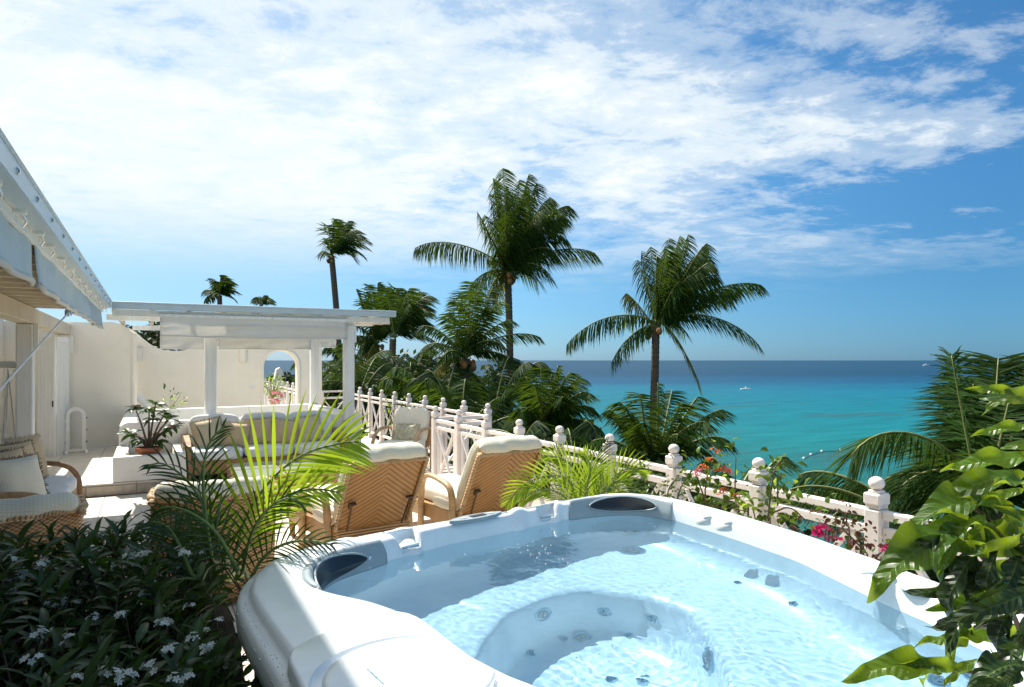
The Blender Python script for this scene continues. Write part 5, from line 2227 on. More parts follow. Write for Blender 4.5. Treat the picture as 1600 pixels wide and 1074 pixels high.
leafy_tree('dark bushy tree peering over the swooping wall top behind the house', D(240, 540, 24), (1.4, 1.4, .75), 2600, 61, leaf=.22, base=-4)
TG = 'dark bushy trees filling the slope behind the far fence'
TW = ['right of the pergola corner post, far back', 'behind the trunks of the windswept pair', 'between the windswept pair and the bushy palm, far back', 'behind the bushy palm, far back', 'just behind the armchair and potted shrub',
      'behind the corner where the two fences meet', 'at the foot of the tallest palm', 'under the dense low palm behind the loungers', 'between the two right pergola posts']
for k, (px, py, z, r) in enumerate([(560, 640, 36, 3.0), (600, 640, 34, 3.5), (670, 650, 33, 3.5), (735, 650, 30, 3.2), (640, 700, 24, 3.0), (720, 740, 20, 2.6), (800, 740, 22, 2.6), (870, 745, 19, 2.0), (522, 632, 27, 1.2)]):
    leafy_tree('dark green bushy tree ' + TW[k], D(px, py, z), (r, r, r * .75), 2600, 70 + k, leaf=.30, group=TG)
UG = 'low bushes under the fence on the seaward slope'
UW = ['below the fence behind the areca palm', 'below the fence under the star-shaped palm', 'below the fence behind the right lounger', 'below the fence behind the orange bougainvillea', 'below the rails under the arching right frond', 'below the rails at the right edge']
for k, (px, py, z, r) in enumerate([(960, 800, 12, 1.5), (1040, 830, 10.5, 1.4), (880, 790, 13, 1.6), (1120, 850, 10, 1.2), (1460, 960, 6.4, 1.0), (1560, 900, 7.2, 1.2)]):
    leafy_tree('low dark bush ' + UW[k], D(px, py, z), (r, r, r * .7), 1800, 90 + k, leaf=.16, group=UG, cat='bush')


# ------------------------------------------------------------ foreground foliage
def leaf_mesh(L, W, fold=.25, curl=.3, wave=0.0, n=8, tip=1.6, seed=0):
    """broad leaf along +y with a folded midrib, drooping tip and wavy margin"""
    rnd = random.Random(seed)
    m = M()
    rows = []
    z, y = 0.0, 0.0
    a = .15
    for k in range(n + 1):
        t = k / n
        ww = W * (math.sin(math.pi * t ** .8) ** .8) * (1 - .25 * t) + .0008
        if t > .85:
            ww *= 1 - (t - .85) / .15 * .65
        wz = wave * math.sin(t * 15 + seed) * W
        wz2 = wave * math.sin(t * 13 + seed * 2 + 1) * W
        rows.append([(-ww / 2, y, z + fold * ww / 2 + wz), (-ww / 4, y, z + fold * ww / 5 + wz * .3), (0, y, z), (ww / 4, y, z + fold * ww / 5 + wz2 * .3), (ww / 2, y, z + fold * ww / 2 + wz2)])
        y += math.cos(a) * L / n
        z += math.sin(a) * L / n
        a -= curl * 1.7 / n * (1 + t)
    vs = [p for r in rows for p in r]
    fs = [(k * 5 + j, k * 5 + j + 1, (k + 1) * 5 + j + 1, (k + 1) * 5 + j) for k in range(n) for j in range(4)]
    return m.add(vs, fs)


def place_leaf(me, name, parent, p, d, roll=0.0, s=1.0, org=V(0, 0, 0), up=UP):
    d = d.normalized()
    x = d.cross(up)
    if x.length < .05:
        x = RGT.copy()
    x.normalize()
    z = x.cross(d).normalized()
    m4 = Matrix((x, d, z)).transposed().to_4x4() @ Matrix.Rotation(roll, 4, 'Y') @ Matrix.Scale(s, 4)
    m4.translation = p - org
    return inst(me, name, parent, mat4=m4)


def flower_mesh(n, rad, pet, col_m, seed, cup=.25, np_=5):
    """cluster of n five-petalled flowers"""
    rnd = random.Random(seed)
    m = M()
    for k in range(n):
        c = V(rnd.gauss(0, rad * .5), rnd.gauss(0, rad * .5), rnd.gauss(0, rad * .25))
        ax = (c.normalized() * .6 + UP + V(rnd.uniform(-.5, .5), rnd.uniform(-.5, .5), 0)).normalized()
        e1 = ax.orthogonal().normalized()
        e2 = ax.cross(e1)
        a0 = rnd.uniform(0, 6)
        for j in range(np_):
            a = a0 + j * 2 * math.pi / np_
            d = e1 * math.cos(a) + e2 * math.sin(a)
            s = ax.cross(d)
            m.add([c, c + d * pet * .6 + s * pet * .33 + ax * pet * cup, c + d * pet + ax * pet * cup * .8, c + d * pet * .6 - s * pet * .33 + ax * pet * cup], [(0, 1, 2, 3)])
    me = m.mesh('flower_cluster')
    me.materials.append(col_m)
    return me


def flowering_shrub():
    rnd = random.Random(101)
    o = thing('flowering_shrub', 'dark leafy shrub dotted with small white flowers filling the lower left corner', 'shrub', (-.5, 2.0, 0))
    org = Vector(o.location)

    def top(x, y):
        return .88 + .10 * sm(y, 2.1, 3.1) - .16 * sm(-x, .75, 1.4) * sm(y, 1.8, 2.8) + .07 * noise.noise(V(x * 2.4, y * 2.4, 3)) + .04 * noise.noise(V(x * 7, y * 7, 1)) + .05 * sm(y, 2.2, 3.0) - .25 * sm(y, 3.2, 3.7) - .06 * sm(x, -.1, .3)
    lms = []
    for k in range(6):
        me = leaf_mesh(.085, .024, .35, .25 + .15 * (k % 3), .06, 5, seed=k).mesh('leaf', True)
        me.materials.append(shrub_m)
        lms.append(me)
    sprigs = []
    while len(sprigs) < 1250:
        x, y = rnd.uniform(-1.7, .26), rnd.uniform(.8, 3.6)
        if x > .19 and y < 2.8:
            continue
        depth = rnd.random() ** 1.7 * .30
        sprigs.append((V(x, y, top(x, y) - depth), depth))
    for k in range(150):
        x, y = rnd.uniform(.05, .265), rnd.uniform(1.0, 3.1)
        sprigs.append((V(x, y, rnd.uniform(.35, .78)), .3))
    # stuff: the bulk of leaves; the uppermost ones as single parts
    bulk = M()
    stems = M()
    single = 0
    base = leaf_mesh(.085, .026, .35, .3, .05, 3)
    order = sorted(range(len(sprigs)), key=lambda i: sprigs[i][1] + (0 if sprigs[i][0].y > 1.2 else 1) + rnd.uniform(0, .05))
    for rank, i in enumerate(order):
        p, dep = sprigs[i]
        ax = V(rnd.uniform(-.6, .6), rnd.uniform(-.6, .6), 1).normalized()
        root = p - ax * .28 - org
        stems.tube([root, p - org - ax * .1, p - org], [.004, .003, .002], 4, False)
        nleaf = rnd.randint(9, 13)
        for j in range(nleaf):
            a = j * 2.4 + rnd.uniform(-.3, .3)
            e1 = ax.orthogonal().normalized()
            e2 = ax.cross(e1)
            out = e1 * math.cos(a) + e2 * math.sin(a)
            back = .012 * j
            d = (out * 1.0 + ax * (.75 - .09 * j)).normalized()
            q = p - ax * back
            s = rnd.uniform(.75, 1.35)
            if single < 290 and rank < 60 and j < 5:
                place_leaf(lms[rnd.randrange(6)], 'leaf', o, q, d, rnd.uniform(-.5, .5), s, org)
                single += 1
            else:
                x = d.cross(UP).normalized()
                z = x.cross(d).normalized()
                m4 = Matrix((x, d, z)).transposed().to_4x4() @ Matrix.Rotation(rnd.uniform(-.6, .6), 4, 'Y') @ Matrix.Scale(s, 4)
                m4.translation = q - org
                bulk.add(base.v, base.f, m4)
    tag(bulk.build('leaves', shrub_m, o, True), kind='stuff')
    tag(stems.build('twigs', wood_stem, o, True), kind='stuff')
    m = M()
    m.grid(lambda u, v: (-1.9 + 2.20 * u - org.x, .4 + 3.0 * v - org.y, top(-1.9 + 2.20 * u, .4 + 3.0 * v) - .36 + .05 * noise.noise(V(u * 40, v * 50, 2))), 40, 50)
    m.build('dark_shade_sheet', soil_m, o, True)  # dark sheet standing in for the shade under the outer leaves
    fl = [flower_mesh(n, .022, .0125, white_pet, 5 + n) for n in (4, 6, 8, 10, 5)]
    # surveyed flower heads
    spots = [(15, 873), (35, 893), (65, 887), (92, 830), (120, 826), (85, 843), (50, 853), (180, 818), (165, 824), (195, 832), (215, 836), (240, 832), (285, 862), (170, 888), (125, 900), (75, 922),
             (158, 880), (232, 912), (240, 927), (290, 872), (293, 948), (225, 928), (80, 943), (96, 942), (115, 943), (145, 963), (258, 972), (252, 973), (62, 988), (107, 996), (302, 997), (318, 986), (265, 1014), (327, 1012), (235, 1040),
             (272, 1060), (292, 1058), (170, 1050), (185, 1058), (120, 1058), (110, 1058), (205, 1052), (48, 1030), (205, 870), (30, 905), (135, 842), (225, 866), (190, 960), (20, 920), (340, 970), (312, 865), (65, 880)]
    for k, (px, py) in enumerate(spots):
        h = .88
        for _ in range(4):
            q = P(px, py, h)
            h = top(q.x, q.y) + .025
        q = P(px, py, h)
        if q.y > 3.5:
            continue
        f = inst(fl[k % 5], 'flower_cluster', o, q - org, (rnd.uniform(-.3, .3), rnd.uniform(-.3, .3), rnd.uniform(0, 6)), rnd.uniform(.75, 1.1))
    return o


flowering_shrub()


def areca(label, base, fronds, L0, seed, w0=.022, nl=26, parts=True):
    """fronds: list of (points [(px,py,z)...], material, L scale, normal ref)"""
    rnd = random.Random(seed)
    o = thing('areca_palm', label, 'palm plant', base)
    org = Vector(base)
    for fi, (pts, mt, ls, ref, n) in enumerate(fronds):
        path = smooth_path([D(*p) - org for p in pts], 3)
        root = V(rnd.uniform(-.05, .05), rnd.uniform(-.05, .05), 0)
        rm = M()
        # resample evenly
        acc = [0]
        for a, b in zip(path, path[1:]):
            acc.append(acc[-1] + (b - a).length)
        L = acc[-1]
        pp = []
        j = 0
        for k in range(25):
            s = L * k / 24
            while j < len(acc) - 2 and acc[j + 1] < s:
                j += 1
            pp.append(path[j].lerp(path[j + 1], (s - acc[j]) / max(1e-6, acc[j + 1] - acc[j])))
        full = smooth_path([root, root.lerp(pp[0], .5) + UP * .05, pp[0] - (pp[1] - pp[0]) * 1.0], 2)[:-1] + pp
        rm.tube(full, [.009 * (1 - .8 * k / len(full)) + .0012 for k in range(len(full))], 6)
        f = rm.build('frond', stem_m, o, True)
        vd = (pp[12] + org - V(0, 0, EYE)).normalized()
        for k in range(n):
            s = (k + .5) / n
            x = s * 24
            i = min(23, int(x))
            p = pp[i].lerp(pp[i + 1], x - i)
            t = (pp[i + 1] - pp[i]).normalized()
            sd = t.cross(vd if ref is None else ref).normalized()
            nm = sd.cross(t).normalized()
            Lk = L0 * ls * math.sin(math.pi * min(1, s * .80 + .17)) ** .7
            for sg in (-1, 1):
                d = sd * sg * (1.0 - .35 * s) + t * (.75 + .7 * s) - vd * rnd.uniform(-.1, .35) + UP * .1
                m = M()
                wv = (t.cross(d).cross(d)).normalized()
                ax = (wv + vd * rnd.uniform(-.6, .6)).normalized()
                # leaflet folded along its rib
                q = V(0, 0, 0)
                dd = d.normalized()
                vs = []
                nn = 6
                sag = rnd.uniform(.06, .16) if mt is areca_m else rnd.uniform(.15, .32)
                for kk in range(nn + 1):
                    tt = kk / nn
                    ww = w0 * (1.0 if mt is areca_m else .62) * (.35 + 1.6 * tt if tt < .4 else 1.0) * (1 - tt ** 2.6) * (.6 + .5 * ls) + .0006
                    vs += [q - ax * ww / 2, q + vd * ww * .16, q + ax * ww / 2]
                    dd = (dd + V(0, 0, -1) * sag * tt).normalized()
                    q = q + dd * (Lk * rnd.uniform(.97, 1.03) / nn)
                m.add(vs, [(3 * a + b, 3 * a + b + 1, 3 * a + b + 4, 3 * a + b + 3) for a in range(nn) for b in (0, 1)])
                lf = m.build('leaflet', mt, f, True)
                lf.location = p
    return o


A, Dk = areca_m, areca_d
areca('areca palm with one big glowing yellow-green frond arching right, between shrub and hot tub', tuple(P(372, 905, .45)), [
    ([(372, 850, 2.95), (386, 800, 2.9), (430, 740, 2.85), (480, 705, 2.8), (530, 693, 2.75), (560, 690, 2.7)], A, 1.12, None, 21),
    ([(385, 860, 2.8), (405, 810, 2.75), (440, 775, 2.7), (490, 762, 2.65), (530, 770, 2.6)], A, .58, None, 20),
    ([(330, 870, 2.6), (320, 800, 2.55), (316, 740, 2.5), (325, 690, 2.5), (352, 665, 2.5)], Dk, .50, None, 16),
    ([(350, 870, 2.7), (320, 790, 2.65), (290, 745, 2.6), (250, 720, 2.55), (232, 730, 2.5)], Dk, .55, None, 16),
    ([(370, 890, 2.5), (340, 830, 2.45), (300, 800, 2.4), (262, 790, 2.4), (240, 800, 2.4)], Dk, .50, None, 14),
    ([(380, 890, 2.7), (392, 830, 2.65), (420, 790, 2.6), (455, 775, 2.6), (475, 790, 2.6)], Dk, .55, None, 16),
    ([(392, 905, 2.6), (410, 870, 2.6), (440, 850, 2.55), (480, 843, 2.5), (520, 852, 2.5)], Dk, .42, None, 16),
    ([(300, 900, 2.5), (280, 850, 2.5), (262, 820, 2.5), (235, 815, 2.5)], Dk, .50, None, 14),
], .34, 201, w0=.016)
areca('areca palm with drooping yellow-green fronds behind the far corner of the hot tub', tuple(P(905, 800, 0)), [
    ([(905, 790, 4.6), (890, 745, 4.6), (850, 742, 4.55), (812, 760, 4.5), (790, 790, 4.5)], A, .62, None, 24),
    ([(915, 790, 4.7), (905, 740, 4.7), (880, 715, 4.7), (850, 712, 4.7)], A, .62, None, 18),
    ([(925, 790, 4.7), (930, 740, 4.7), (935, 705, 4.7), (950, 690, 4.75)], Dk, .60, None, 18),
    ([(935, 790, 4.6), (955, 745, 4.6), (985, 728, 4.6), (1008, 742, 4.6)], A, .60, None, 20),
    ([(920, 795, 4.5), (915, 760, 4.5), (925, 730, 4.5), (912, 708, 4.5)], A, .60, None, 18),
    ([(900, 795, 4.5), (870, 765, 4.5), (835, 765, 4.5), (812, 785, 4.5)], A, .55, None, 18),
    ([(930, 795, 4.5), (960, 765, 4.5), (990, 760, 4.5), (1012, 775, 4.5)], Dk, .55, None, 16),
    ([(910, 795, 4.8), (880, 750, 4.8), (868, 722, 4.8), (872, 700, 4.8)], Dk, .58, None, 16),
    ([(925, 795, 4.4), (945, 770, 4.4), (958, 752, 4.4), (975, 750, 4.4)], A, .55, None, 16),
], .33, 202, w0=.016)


def broadleaf_foreground():
    rnd = random.Random(303)
    base = D(1660, 1150, 1.45)
    o = thing('broadleaf_plant', 'glossy broad-leaved plant with curling leaves leaning in from the right edge', 'plant', (base.x, base.y, 0))
    org = Vector(o.location)
    mes = []
    for k in range(8):
        mt = (croton_m, croton_m, croton_d, croton_m)[k % 4]
        me = leaf_mesh(1.0, .22 + .06 * (k % 3), .45, .30 + .25 * (k % 4), .26, 20, seed=k * 3 + 1).mesh('leaf', True)
        me.materials.append(mt)
        mes.append(me)
    dm = [k for k in range(8) if k % 4 == 2]
    lm = [k for k in range(8) if k % 4 != 2]
    # (base px,py, tip px,py, depth, width class, tone)
    L = [(1590, 610, 1515, 612, 1.5, 0), (1600, 640, 1545, 650, 1.5, 0), (1600, 628, 1560, 615, 1.55, 0), (1610, 665, 1528, 690, 1.45, 0), (1600, 700, 1500, 715, 1.4, 0),
         (1610, 715, 1485, 738, 1.35, 0), (1600, 745, 1450, 775, 1.3, 0), (1600, 765, 1520, 800, 1.35, 0), (1620, 770, 1560, 745, 1.3, 0),
         (1560, 790, 1425, 800, 1.3, 0), (1540, 812, 1420, 850, 1.25, 0), (1510, 820, 1362, 905, 1.25, 0), (1600, 800, 1530, 860, 1.3, 0), (1610, 830, 1545, 890, 1.2, 0),
         (1580, 790, 1510, 785, 1.25, 0), (1470, 835, 1362, 930, 1.22, 1), (1500, 840, 1470, 900, 1.2, 0), (1540, 850, 1470, 870, 1.2, 0), (1570, 820, 1490, 830, 1.3, 0),
         (1530, 850, 1495, 960, 1.2, 1), (1560, 860, 1520, 960, 1.15, 1), (1590, 870, 1560, 990, 1.15, 1), (1600, 900, 1600, 1010, 1.2, 1), (1520, 870, 1450, 990, 1.2, 1),
         (1560, 930, 1540, 1045, 1.1, 1), (1530, 940, 1465, 1010, 1.15, 1), (1590, 940, 1530, 1040, 1.1, 1), (1500, 900, 1440, 960, 1.25, 1),
         (1580, 960, 1490, 945, 1.25, 0), (1560, 980, 1480, 975, 1.25, 0), (1550, 1000, 1440, 1010, 1.2, 0), (1500, 1040, 1420, 1048, 1.15, 0), (1470, 1040, 1345, 1048, 1.15, 0),
         (1470, 1050, 1430, 1066, 1.12, 0), (1530, 1030, 1480, 1075, 1.1, 0), (1580, 1010, 1520, 1060, 1.1, 0), (1600, 990, 1560, 1060, 1.1, 1), (1620, 1020, 1580, 1090, 1.05, 1),
         (1590, 1050, 1540, 1100, 1.0, 1), (1620, 940, 1590, 1060, 1.0, 1), (1640, 880, 1570, 950, 1.1, 1), (1630, 820, 1590, 900, 1.15, 1), (1620, 860, 1540, 840, 1.3, 0),
         (1640, 740, 1575, 770, 1.3, 0), (1640, 690, 1580, 700, 1.5, 0), (1640, 610, 1580, 640, 1.5, 0), (1620, 580, 1555, 600, 1.55, 0), (1600, 1010, 1640, 1100, 1.0, 1), (1620, 960, 1560, 930, 1.15, 1),
         (1540, 900, 1600, 960, 1.2, 1), (1500, 920, 1530, 1020, 1.2, 1), (1570, 840, 1620, 930, 1.2, 1), (1575, 885, 1500, 930, 1.25, 0), (1600, 1040, 1500, 1065, 1.05, 1), (1610, 925, 1520, 985, 1.05, 1), (1640, 1000, 1545, 1020, 1.0, 1)]
    for k in range(18):
        by = rnd.uniform(830, 1060)
        bx = rnd.uniform(1520, 1640) - (by - 780) * .05
        an = rnd.uniform(1.7, 3.9)
        ln_ = rnd.uniform(45, 95)
        L.append((bx, by, bx + math.cos(an) * ln_, by + abs(math.sin(an)) * ln_ * (1 if rnd.random() < .8 else -.4), rnd.uniform(1.15, 1.45), 1 if rnd.random() < .45 else 0))
    L = [q for k, q in enumerate(L) if not (q[3] < 780 and k % 3 == 1)]
    for k, (bx, by, tx, ty, z, tone) in enumerate(L):
        b = D(bx, by, z)
        t = D(tx, ty, z - rnd.uniform(-.06, .08))
        d = t - b
        ln = d.length
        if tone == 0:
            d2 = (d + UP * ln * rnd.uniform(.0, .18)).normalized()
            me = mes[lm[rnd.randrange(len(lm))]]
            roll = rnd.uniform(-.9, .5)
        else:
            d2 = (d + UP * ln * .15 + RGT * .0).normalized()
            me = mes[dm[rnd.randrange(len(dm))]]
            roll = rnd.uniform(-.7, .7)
        up = (UP * .8 - FWD * rnd.uniform(.2, 1.1)).normalized()
        place_leaf(me, 'leaf', o, b, d2, roll, ln * 1.12, org, up)
    m = M()
    for pts in ([(1690, 1150), (1660, 1000), (1650, 850), (1660, 700), (1650, 600)], [(1660, 1150), (1560, 1060), (1500, 1045), (1440, 1046)], [(1630, 1080), (1560, 900), (1500, 830), (1450, 815)],
                [(1640, 1100), (1600, 900), (1540, 800), (1500, 790)]):
        path = smooth_path([D(px, py, 1.3 if i else 1.4) - org for i, (px, py) in enumerate(pts)], 2)
        m.tube(path, [.006 * (1 - .6 * k / len(path)) for k in range(len(path))], 6)
    m.tube(smooth_path([V(0, 0, .0), V(.02, .0, .5), D(1660, 1150, 1.4) - org], 2), .012, 8)
    m.build('stem', wood_stem, o, True)
    return o


broadleaf_foreground()


def vine(label, cat, path_px, z, n, leaf_mt, flowers, seed, ls=.045, spread=.10, name='flowering_vine', base_h=0.0, wl=1.0):
    """climber: stems through path, leaves round it, flower heads at given pixels"""
    rnd = random.Random(seed)
    b0 = D(*path_px[0][0], z)
    o = thing(name, label, cat, (b0.x, b0.y, base_h))
    org = Vector(o.location)
    mes = []
    for k in range(4):
        me = leaf_mesh(ls, ls * .72 * wl, .25, .3 + .1 * k, .05, 5, seed=k).mesh('leaf', True)
        me.materials.append(leaf_mt[k % len(leaf_mt)])
        mes.append(me)
    st = M()
    paths = []
    for pp in path_px:
        pth = smooth_path([D(px, py, z + rnd.uniform(-.05, .05)) - org for px, py in pp], 2)
        paths.append(pth)
        st.tube(pth, [.006 * (1 - .6 * k / len(pth)) for k in range(len(pth))], 5)
    st.tube([V(0, 0, 0), paths[0][0]], .007, 5)
    st.build('stem', wood_stem, o, True)
    for k in range(n):
        pth = rnd.choice(paths)
        x = rnd.uniform(0, len(pth) - 1.001)
        i = int(x)
        p = pth[i].lerp(pth[i + 1], x - i)
        off = V(rnd.gauss(0, 1), rnd.gauss(0, 1), rnd.gauss(0, 1)) * spread * .5
        d = (off.normalized() + V(0, 0, -.35) + V(rnd.uniform(-.4, .4), rnd.uniform(-.4, .4), 0))
        place_leaf(mes[rnd.randrange(4)], 'leaf', o, p + off, d, rnd.uniform(-1, 1), rnd.uniform(.6, 1.25))
    for (px, py, mt, cnt) in flowers:
        me = flower_mesh(cnt, .028, .022, mt, seed + int(px), .5, 3)
        inst(me, 'flower_cluster', o, D(px, py, z - .04) - org, (0, 0, rnd.uniform(0, 6)))
    return o


O_, Mg, Pk = orange_pet, magenta_pet, pink_pet
vine('bougainvillea with orange and coral flowers climbing the post right of the hot tub corner', 'bougainvillea',
     [[(1105, 800), (1100, 760), (1112, 725), (1120, 700)], [(1105, 790), (1090, 750), (1085, 735)], [(1080, 800), (1120, 790), (1170, 800)], [(1150, 800), (1148, 760), (1150, 715)], [(1110, 790), (1140, 780), (1165, 775)]], 4.25, 140, [vine_m, vine_m, areca_m],
     [(1092, 740, Pk, 8), (1099, 731, O_, 6), (1130, 733, O_, 8), (1137, 739, Pk, 7), (1108, 720, O_, 4), (1131, 765, O_, 4), (1150, 776, O_, 4), (1116, 738, O_, 3), (1128, 770, O_, 4), (1120, 706, O_, 3)], 401, .055, .10)
vine('leafy green climber on the fence post between the orange and magenta flowers', 'climbing plant',
     [[(1200, 810), (1205, 760), (1212, 725), (1222, 722)], [(1190, 800), (1175, 790), (1180, 810)], [(1210, 800), (1235, 790), (1260, 815)], [(1215, 790), (1215, 740)]], 3.75, 140, [vine_m, areca_m, vine_m], [], 402, .050, .13)
vine('magenta bougainvillea with reddish leaves spilling over the tub side of the fence', 'bougainvillea',
     [[(1270, 870), (1260, 835), (1235, 820)], [(1310, 830), (1325, 815), (1318, 800), (1290, 795)], [(1320, 830), (1340, 850), (1355, 865)], [(1370, 870), (1382, 858)], [(1330, 850), (1325, 820)]], 3.35, 190, [vine_r, vine_m, vine_r],
     [(1280, 828, Mg, 12), (1284, 836, Mg, 10), (1307, 843, Mg, 3), (1384, 857, Mg, 6), (1276, 834, Mg, 8), (1150, 0, Mg, 1)][:5], 403, .034, .09)
vine('small-leaved green bush between the areca palm and the fence', 'bush',
     [[(1030, 790), (1020, 760), (1000, 745)], [(1040, 790), (1045, 760), (1060, 745)], [(1010, 790), (990, 770)], [(1055, 790), (1062, 765), (1075, 742)], [(980, 780), (960, 760)]], 4.3, 230, [vine_m, shrub_m], [], 404, .050, .12, 'small_bush', 0, .5)
vine('orange-flowered lantana low behind the tub at the right edge', 'flowering plant',
     [[(1540, 925), (1545, 905), (1560, 900)], [(1560, 925), (1575, 905)], [(1530, 920), (1520, 905)]], 2.95, 70, [vine_m, vine_m, vine_r],
     [(1548, 905, O_, 8), (1560, 902, O_, 8), (1572, 910, O_, 7), (1540, 910, O_, 5), (1566, 915, O_, 6), (1533, 905, O_, 4)], 405, .035, .08)
# shrub in a pot between armchair and far fence
PS = P(628, 712, 0)


def pot_shrub():
    rnd = random.Random(55)
    c = V(3.72, 11.05, 0)
    o = thing('potted_shrub', 'potted green shrub with tiny pale flowers behind the cream armchair', 'potted plant', tuple(c))
    m = M().lathe([(.10, 0), (.15, .20), (.165, .22), (.165, .25), (.145, .25), (.13, .20)], n=24)
    m.build('pot', plaster_b, o, True, 40)
    me = [leaf_mesh(.06, .026, .3, .3, .04, 4, seed=k).mesh('leaf', True) for k in range(3)]
    for x, mt in zip(me, (vine_m, areca_m, shrub_m)):
        x.materials.append(mt)
    st = M()
    tips = []
    for k in range(24):
        a = rnd.uniform(0, 6.28)
        r = rnd.uniform(.05, .42)
        e = V(math.cos(a) * r, math.sin(a) * r, rnd.uniform(.62, 1.12))
        pth = smooth_path([V(0, 0, .2), V(math.cos(a) * r * .3, math.sin(a) * r * .3, .5), e], 2)
        st.tube(pth, [.008 * (1 - .7 * i / len(pth)) for i in range(len(pth))], 5)
        tips.append(pth)
    st.build('stems', wood_stem, o, True)
    for k in range(290):
        pth = rnd.choice(tips)
        i = rnd.randrange(len(pth) // 3, len(pth))
        off = V(rnd.gauss(0, 1), rnd.gauss(0, 1), rnd.gauss(0, 1)) * .05
        place_leaf(me[k % 3], 'leaf', o, pth[i] + off, off.normalized() + UP * .3, rnd.uniform(-1, 1), rnd.uniform(.8, 1.5))
    fm = flower_mesh(4, .03, .018, white_pet, 8)
    for k in range(30):
        pth = rnd.choice(tips)
        p = pth[rnd.randrange(len(pth) // 2, len(pth))]
        inst(fm, 'flower_cluster', o, p + V(rnd.gauss(0, .03), rnd.gauss(0, .03) - .03, rnd.gauss(0, .03)), (0, 0, k))


pot_shrub()


def desert_rose():
    rnd = random.Random(66)
    c = V(-.02, 10.24, .36)
    o = thing('potted_plant', 'desert rose in a terracotta pot standing on the white planter box', 'potted plant', tuple(c))
    m = M().lathe([(.10, 0), (.135, .14), (.155, .145), (.158, .19), (.142, .19), (.13, .15), (.0, .15)], n=28)
    m.build('pot', terracotta, o, True, 35)
    M().lathe([(.0, .16), (.132, .162)], n=20).build('soil', soil_m, o)
    st = M()
    heads = []
    # surveyed leaf rosettes
    z = 9.15
    for px, py in ((212, 640), (205, 680), (215, 687), (243, 632), (258, 645), (262, 672), (270, 668), (250, 678), (233, 640), (240, 655), (228, 690), (247, 690), (200, 676), (265, 655)):
        e = D(px, py, z + rnd.uniform(-.15, .15)) - c
        heads.append(e)
        mid = V(e.x * .45, e.y * .4, .2 + e.z * .35)
        pth = smooth_path([V(0, 0, .14), mid, e], 2)
        st.tube(pth, [.020 * (1 - .72 * i / len(pth)) for i in range(len(pth))], 6)
    st.build('stem', wood_stem, o, True)
    me = leaf_mesh(.175, .07, .2, .35, .03, 6).mesh('leaf', True)
    me.materials.append(shrub_m)
    for h in heads:
        for j in range(10):
            a = j * .63 + rnd.uniform(-.2, .2)
            place_leaf(me, 'leaf', o, h, V(math.cos(a), math.sin(a), rnd.uniform(-.5, .6)), rnd.uniform(-.4, .4), rnd.uniform(.7, 1.15))
    fm = flower_mesh(3, .02, .03, pink_pet, 3)
    for px, py in ((208, 635), (266, 668)):
        inst(fm, 'flower', o, D(px, py, z - .12) - c)


desert_rose()


def small_plant(label, px, py, z, h0, n, mts, seed, r=.2, flowers=None, name='garden_plant', cat='plant', ls=.07):
    rnd = random.Random(seed)
    q = D(px, py, z)
    o = thing(name, label, cat, (q.x, q.y, h0))
    c = V(0, 0, q.z - h0)
    st = M()
    mes = []
    for k in range(3):
        me = leaf_mesh(ls, ls * .4, .3, .4, .04, 4, seed=k).mesh('leaf', True)
        me.materials.append(mts[k % len(mts)])
        mes.append(me)
    for k in range(n):
        d = V(rnd.gauss(0, 1), rnd.gauss(0, 1), rnd.gauss(0, .8)).normalized()
        p = c + d * r * rnd.random() ** .4
        if k % 6 == 0:
            st.tube([V(0, 0, 0), c * .6, p], .004, 4)
        place_leaf(mes[k % 3], 'leaf', o, p, d + UP * .3, rnd.uniform(-1, 1), rnd.uniform(.7, 1.3))
    st.build('stems', stem_m, o)
    for k in range(flowers[1] if flowers else 0):
        d = V(rnd.gauss(0, 1), rnd.gauss(0, 1) - .8, rnd.gauss(0, .8)).normalized()
        me = flower_mesh(6, .05, .035, flowers[0], seed + k)
        inst(me, 'flower_cluster', o, c + d * r * .95)
    return o


small_plant('sprawling sparse green plant along the far wall ledge behind the desert rose', 262, 628, 13.2, .28, 40, [areca_m, shrub_m], 501, .30, ls=.10)
small_plant('pink hydrangea-like flowers at the foot of the arched opening', 432, 622, 17.4, 0, 60, [vine_m], 502, .16, (pink_pet, 14), 'flowering_plant', 'flowers')
small_plant('yellow-green bush seen through the arched opening beside the fence', 425, 602, 19.5, 0, 260, [areca_m, vine_m], 503, .36, ls=.08)


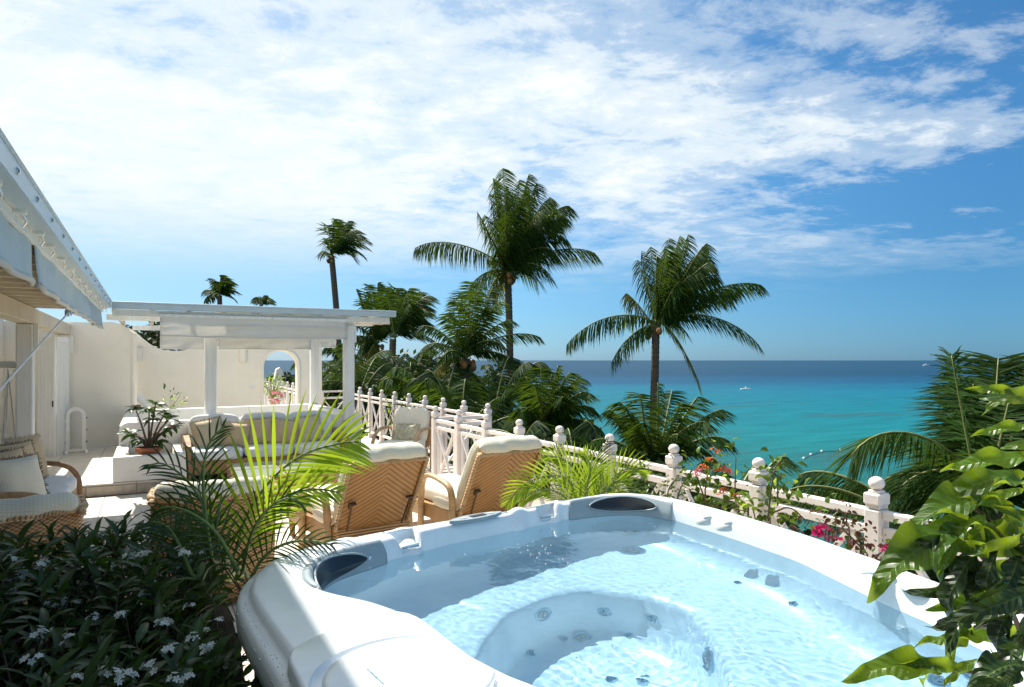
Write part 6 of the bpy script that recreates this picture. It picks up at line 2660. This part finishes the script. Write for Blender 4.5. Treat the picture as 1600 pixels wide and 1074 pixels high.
# ------------------------------------------------------------ on the water
def boat(label, px, py, L, person=False, rz=0.3):
    drop = EYE - SEA_Z
    z = drop * FOC / (py - 563)
    q = FWD * z + RGT * ((px - 800) / FOC * z)
    o = thing('boat', label, 'boat', (q.x, q.y, SEA_Z), rz)
    m = M()
    n = 10
    vs = []
    for k in range(n + 1):
        t = k / n
        wd = L * .14 * (math.sin(math.pi * min(1, .22 + t * .78)) ** .6)
        x = (t - .5) * L
        vs += [(x, -wd, L * .11 + .03 * L * t), (x, -wd * .7, -.02), (x, wd * .7, -.02), (x, wd, L * .11 + .03 * L * t)]
    fs = [(4 * k + j, 4 * k + j + 1, 4 * k + 5 + j, 4 * k + 4 + j) for k in range(n) for j in range(3)]
    fs += [(4 * k, 4 * k + 4, 4 * k + 7, 4 * k + 3) for k in range(n)]
    fs += [(0, 1, 2, 3)]
    m.add(vs, fs)
    m.build('hull', plaster_b, o)
    if not person:
        M().box((-.02 * L, 0, L * .19), (L * .3, L * .17, L * .13), .02 * L).build('cabin', plaster_b, o)
        M().box((-.02 * L, 0, L * .20), (L * .31, L * .175, L * .04)).build('cabin_window', black_m, o)
    else:
        m = M()
        m.tube([(0, 0, L * .10), (0, 0, L * .26)], [.05 * L, .04 * L], 8)
        m.lathe([(.001, 0), (.03 * L, .02 * L), (.03 * L, .045 * L), (.001, .065 * L)], (0, 0, L * .265), 8)
        pr = thing('person', 'person sitting low in the small white boat off the star-shaped palm', 'person', (q.x, q.y, SEA_Z))
        m.build('body', plaster_b, pr, True)
        M().tube([(-.2 * L, -.15 * L, .08 * L), (.15 * L, .15 * L, .24 * L)], .012 * L, 5).build('paddle', plaster_b, o)
    return o


boat('small white paddle boat on the turquoise water right of the star-shaped palm', 1165, 609, 3.2, True, -.5)
boat('tiny white motorboat near the horizon on the right', 1447, 571.5, 11.0, False, -.4)
boat('white motorboat moored behind the tallest palm trunk', 812, 591, 5.0, False, .4)
BW = ['leftmost, loose,', 'second from the left', 'third from the left', 'fourth from the left', 'fifth from the left', 'rightmost, beside the big frond,']
drop = EYE - SEA_Z
bu = []
for k, (px, py) in enumerate([(1223, 720), (1256, 718), (1267, 712), (1284, 707), (1313, 705), (1357, 706)]):
    z = drop * FOC / (py - 563)
    q = FWD * z + RGT * ((px - 800) / FOC * z)
    bu.append(q)
    m = M().lathe([(.001, -.05), (.10, 0), (.14, .10), (.10, .20), (.001, .25)], n=10)
    o = m.build('buoy', plaster_b, None, True)
    o.location = (q.x, q.y, SEA_Z)
    tag(o, 'small white buoy, ' + BW[k] + ' in the line off the beach', 'buoy', 'buoys strung off the beach')
rp = thing('float_rope', 'dark rope linking the white buoys on the turquoise water', 'rope', (bu[1].x, bu[1].y, SEA_Z))
M().tube([q - bu[1] + UP * .03 for q in bu[1:5]], .022, 5).build('rope', skirt_m, rp)
# white belfry-like roof ornament seen through the arch
q = D(437, 588, 30)
o = thing('chimney', 'white sculpted chimney top visible through the arched opening', 'chimney', (q.x, q.y, -3))
m = M()
zz = q.z + 3
m.prism([(-.35, 0), (.35, 0), (.30, zz - .5), (.18, zz - .1), (.10, zz + .22), (-.02, zz + .38), (-.16, zz + .30), (-.22, zz), (-.30, zz - .5)], -.2, .2, 'y')
m.build('chimney_body', plaster_b, o)
M().box((.12, -.21, zz - .1), (.12, .02, .25)).build('chimney_shade_patch', black_m, o)  # black plate put on the face for the shade of a hole
q = D(455, 592, 34)
leafy_tree('dark tree crown beside the white chimney beyond the arch', V(q.x, q.y, q.z - .5), (1.6, 1.6, .8), 1500, 99, leaf=.25, base=-5)
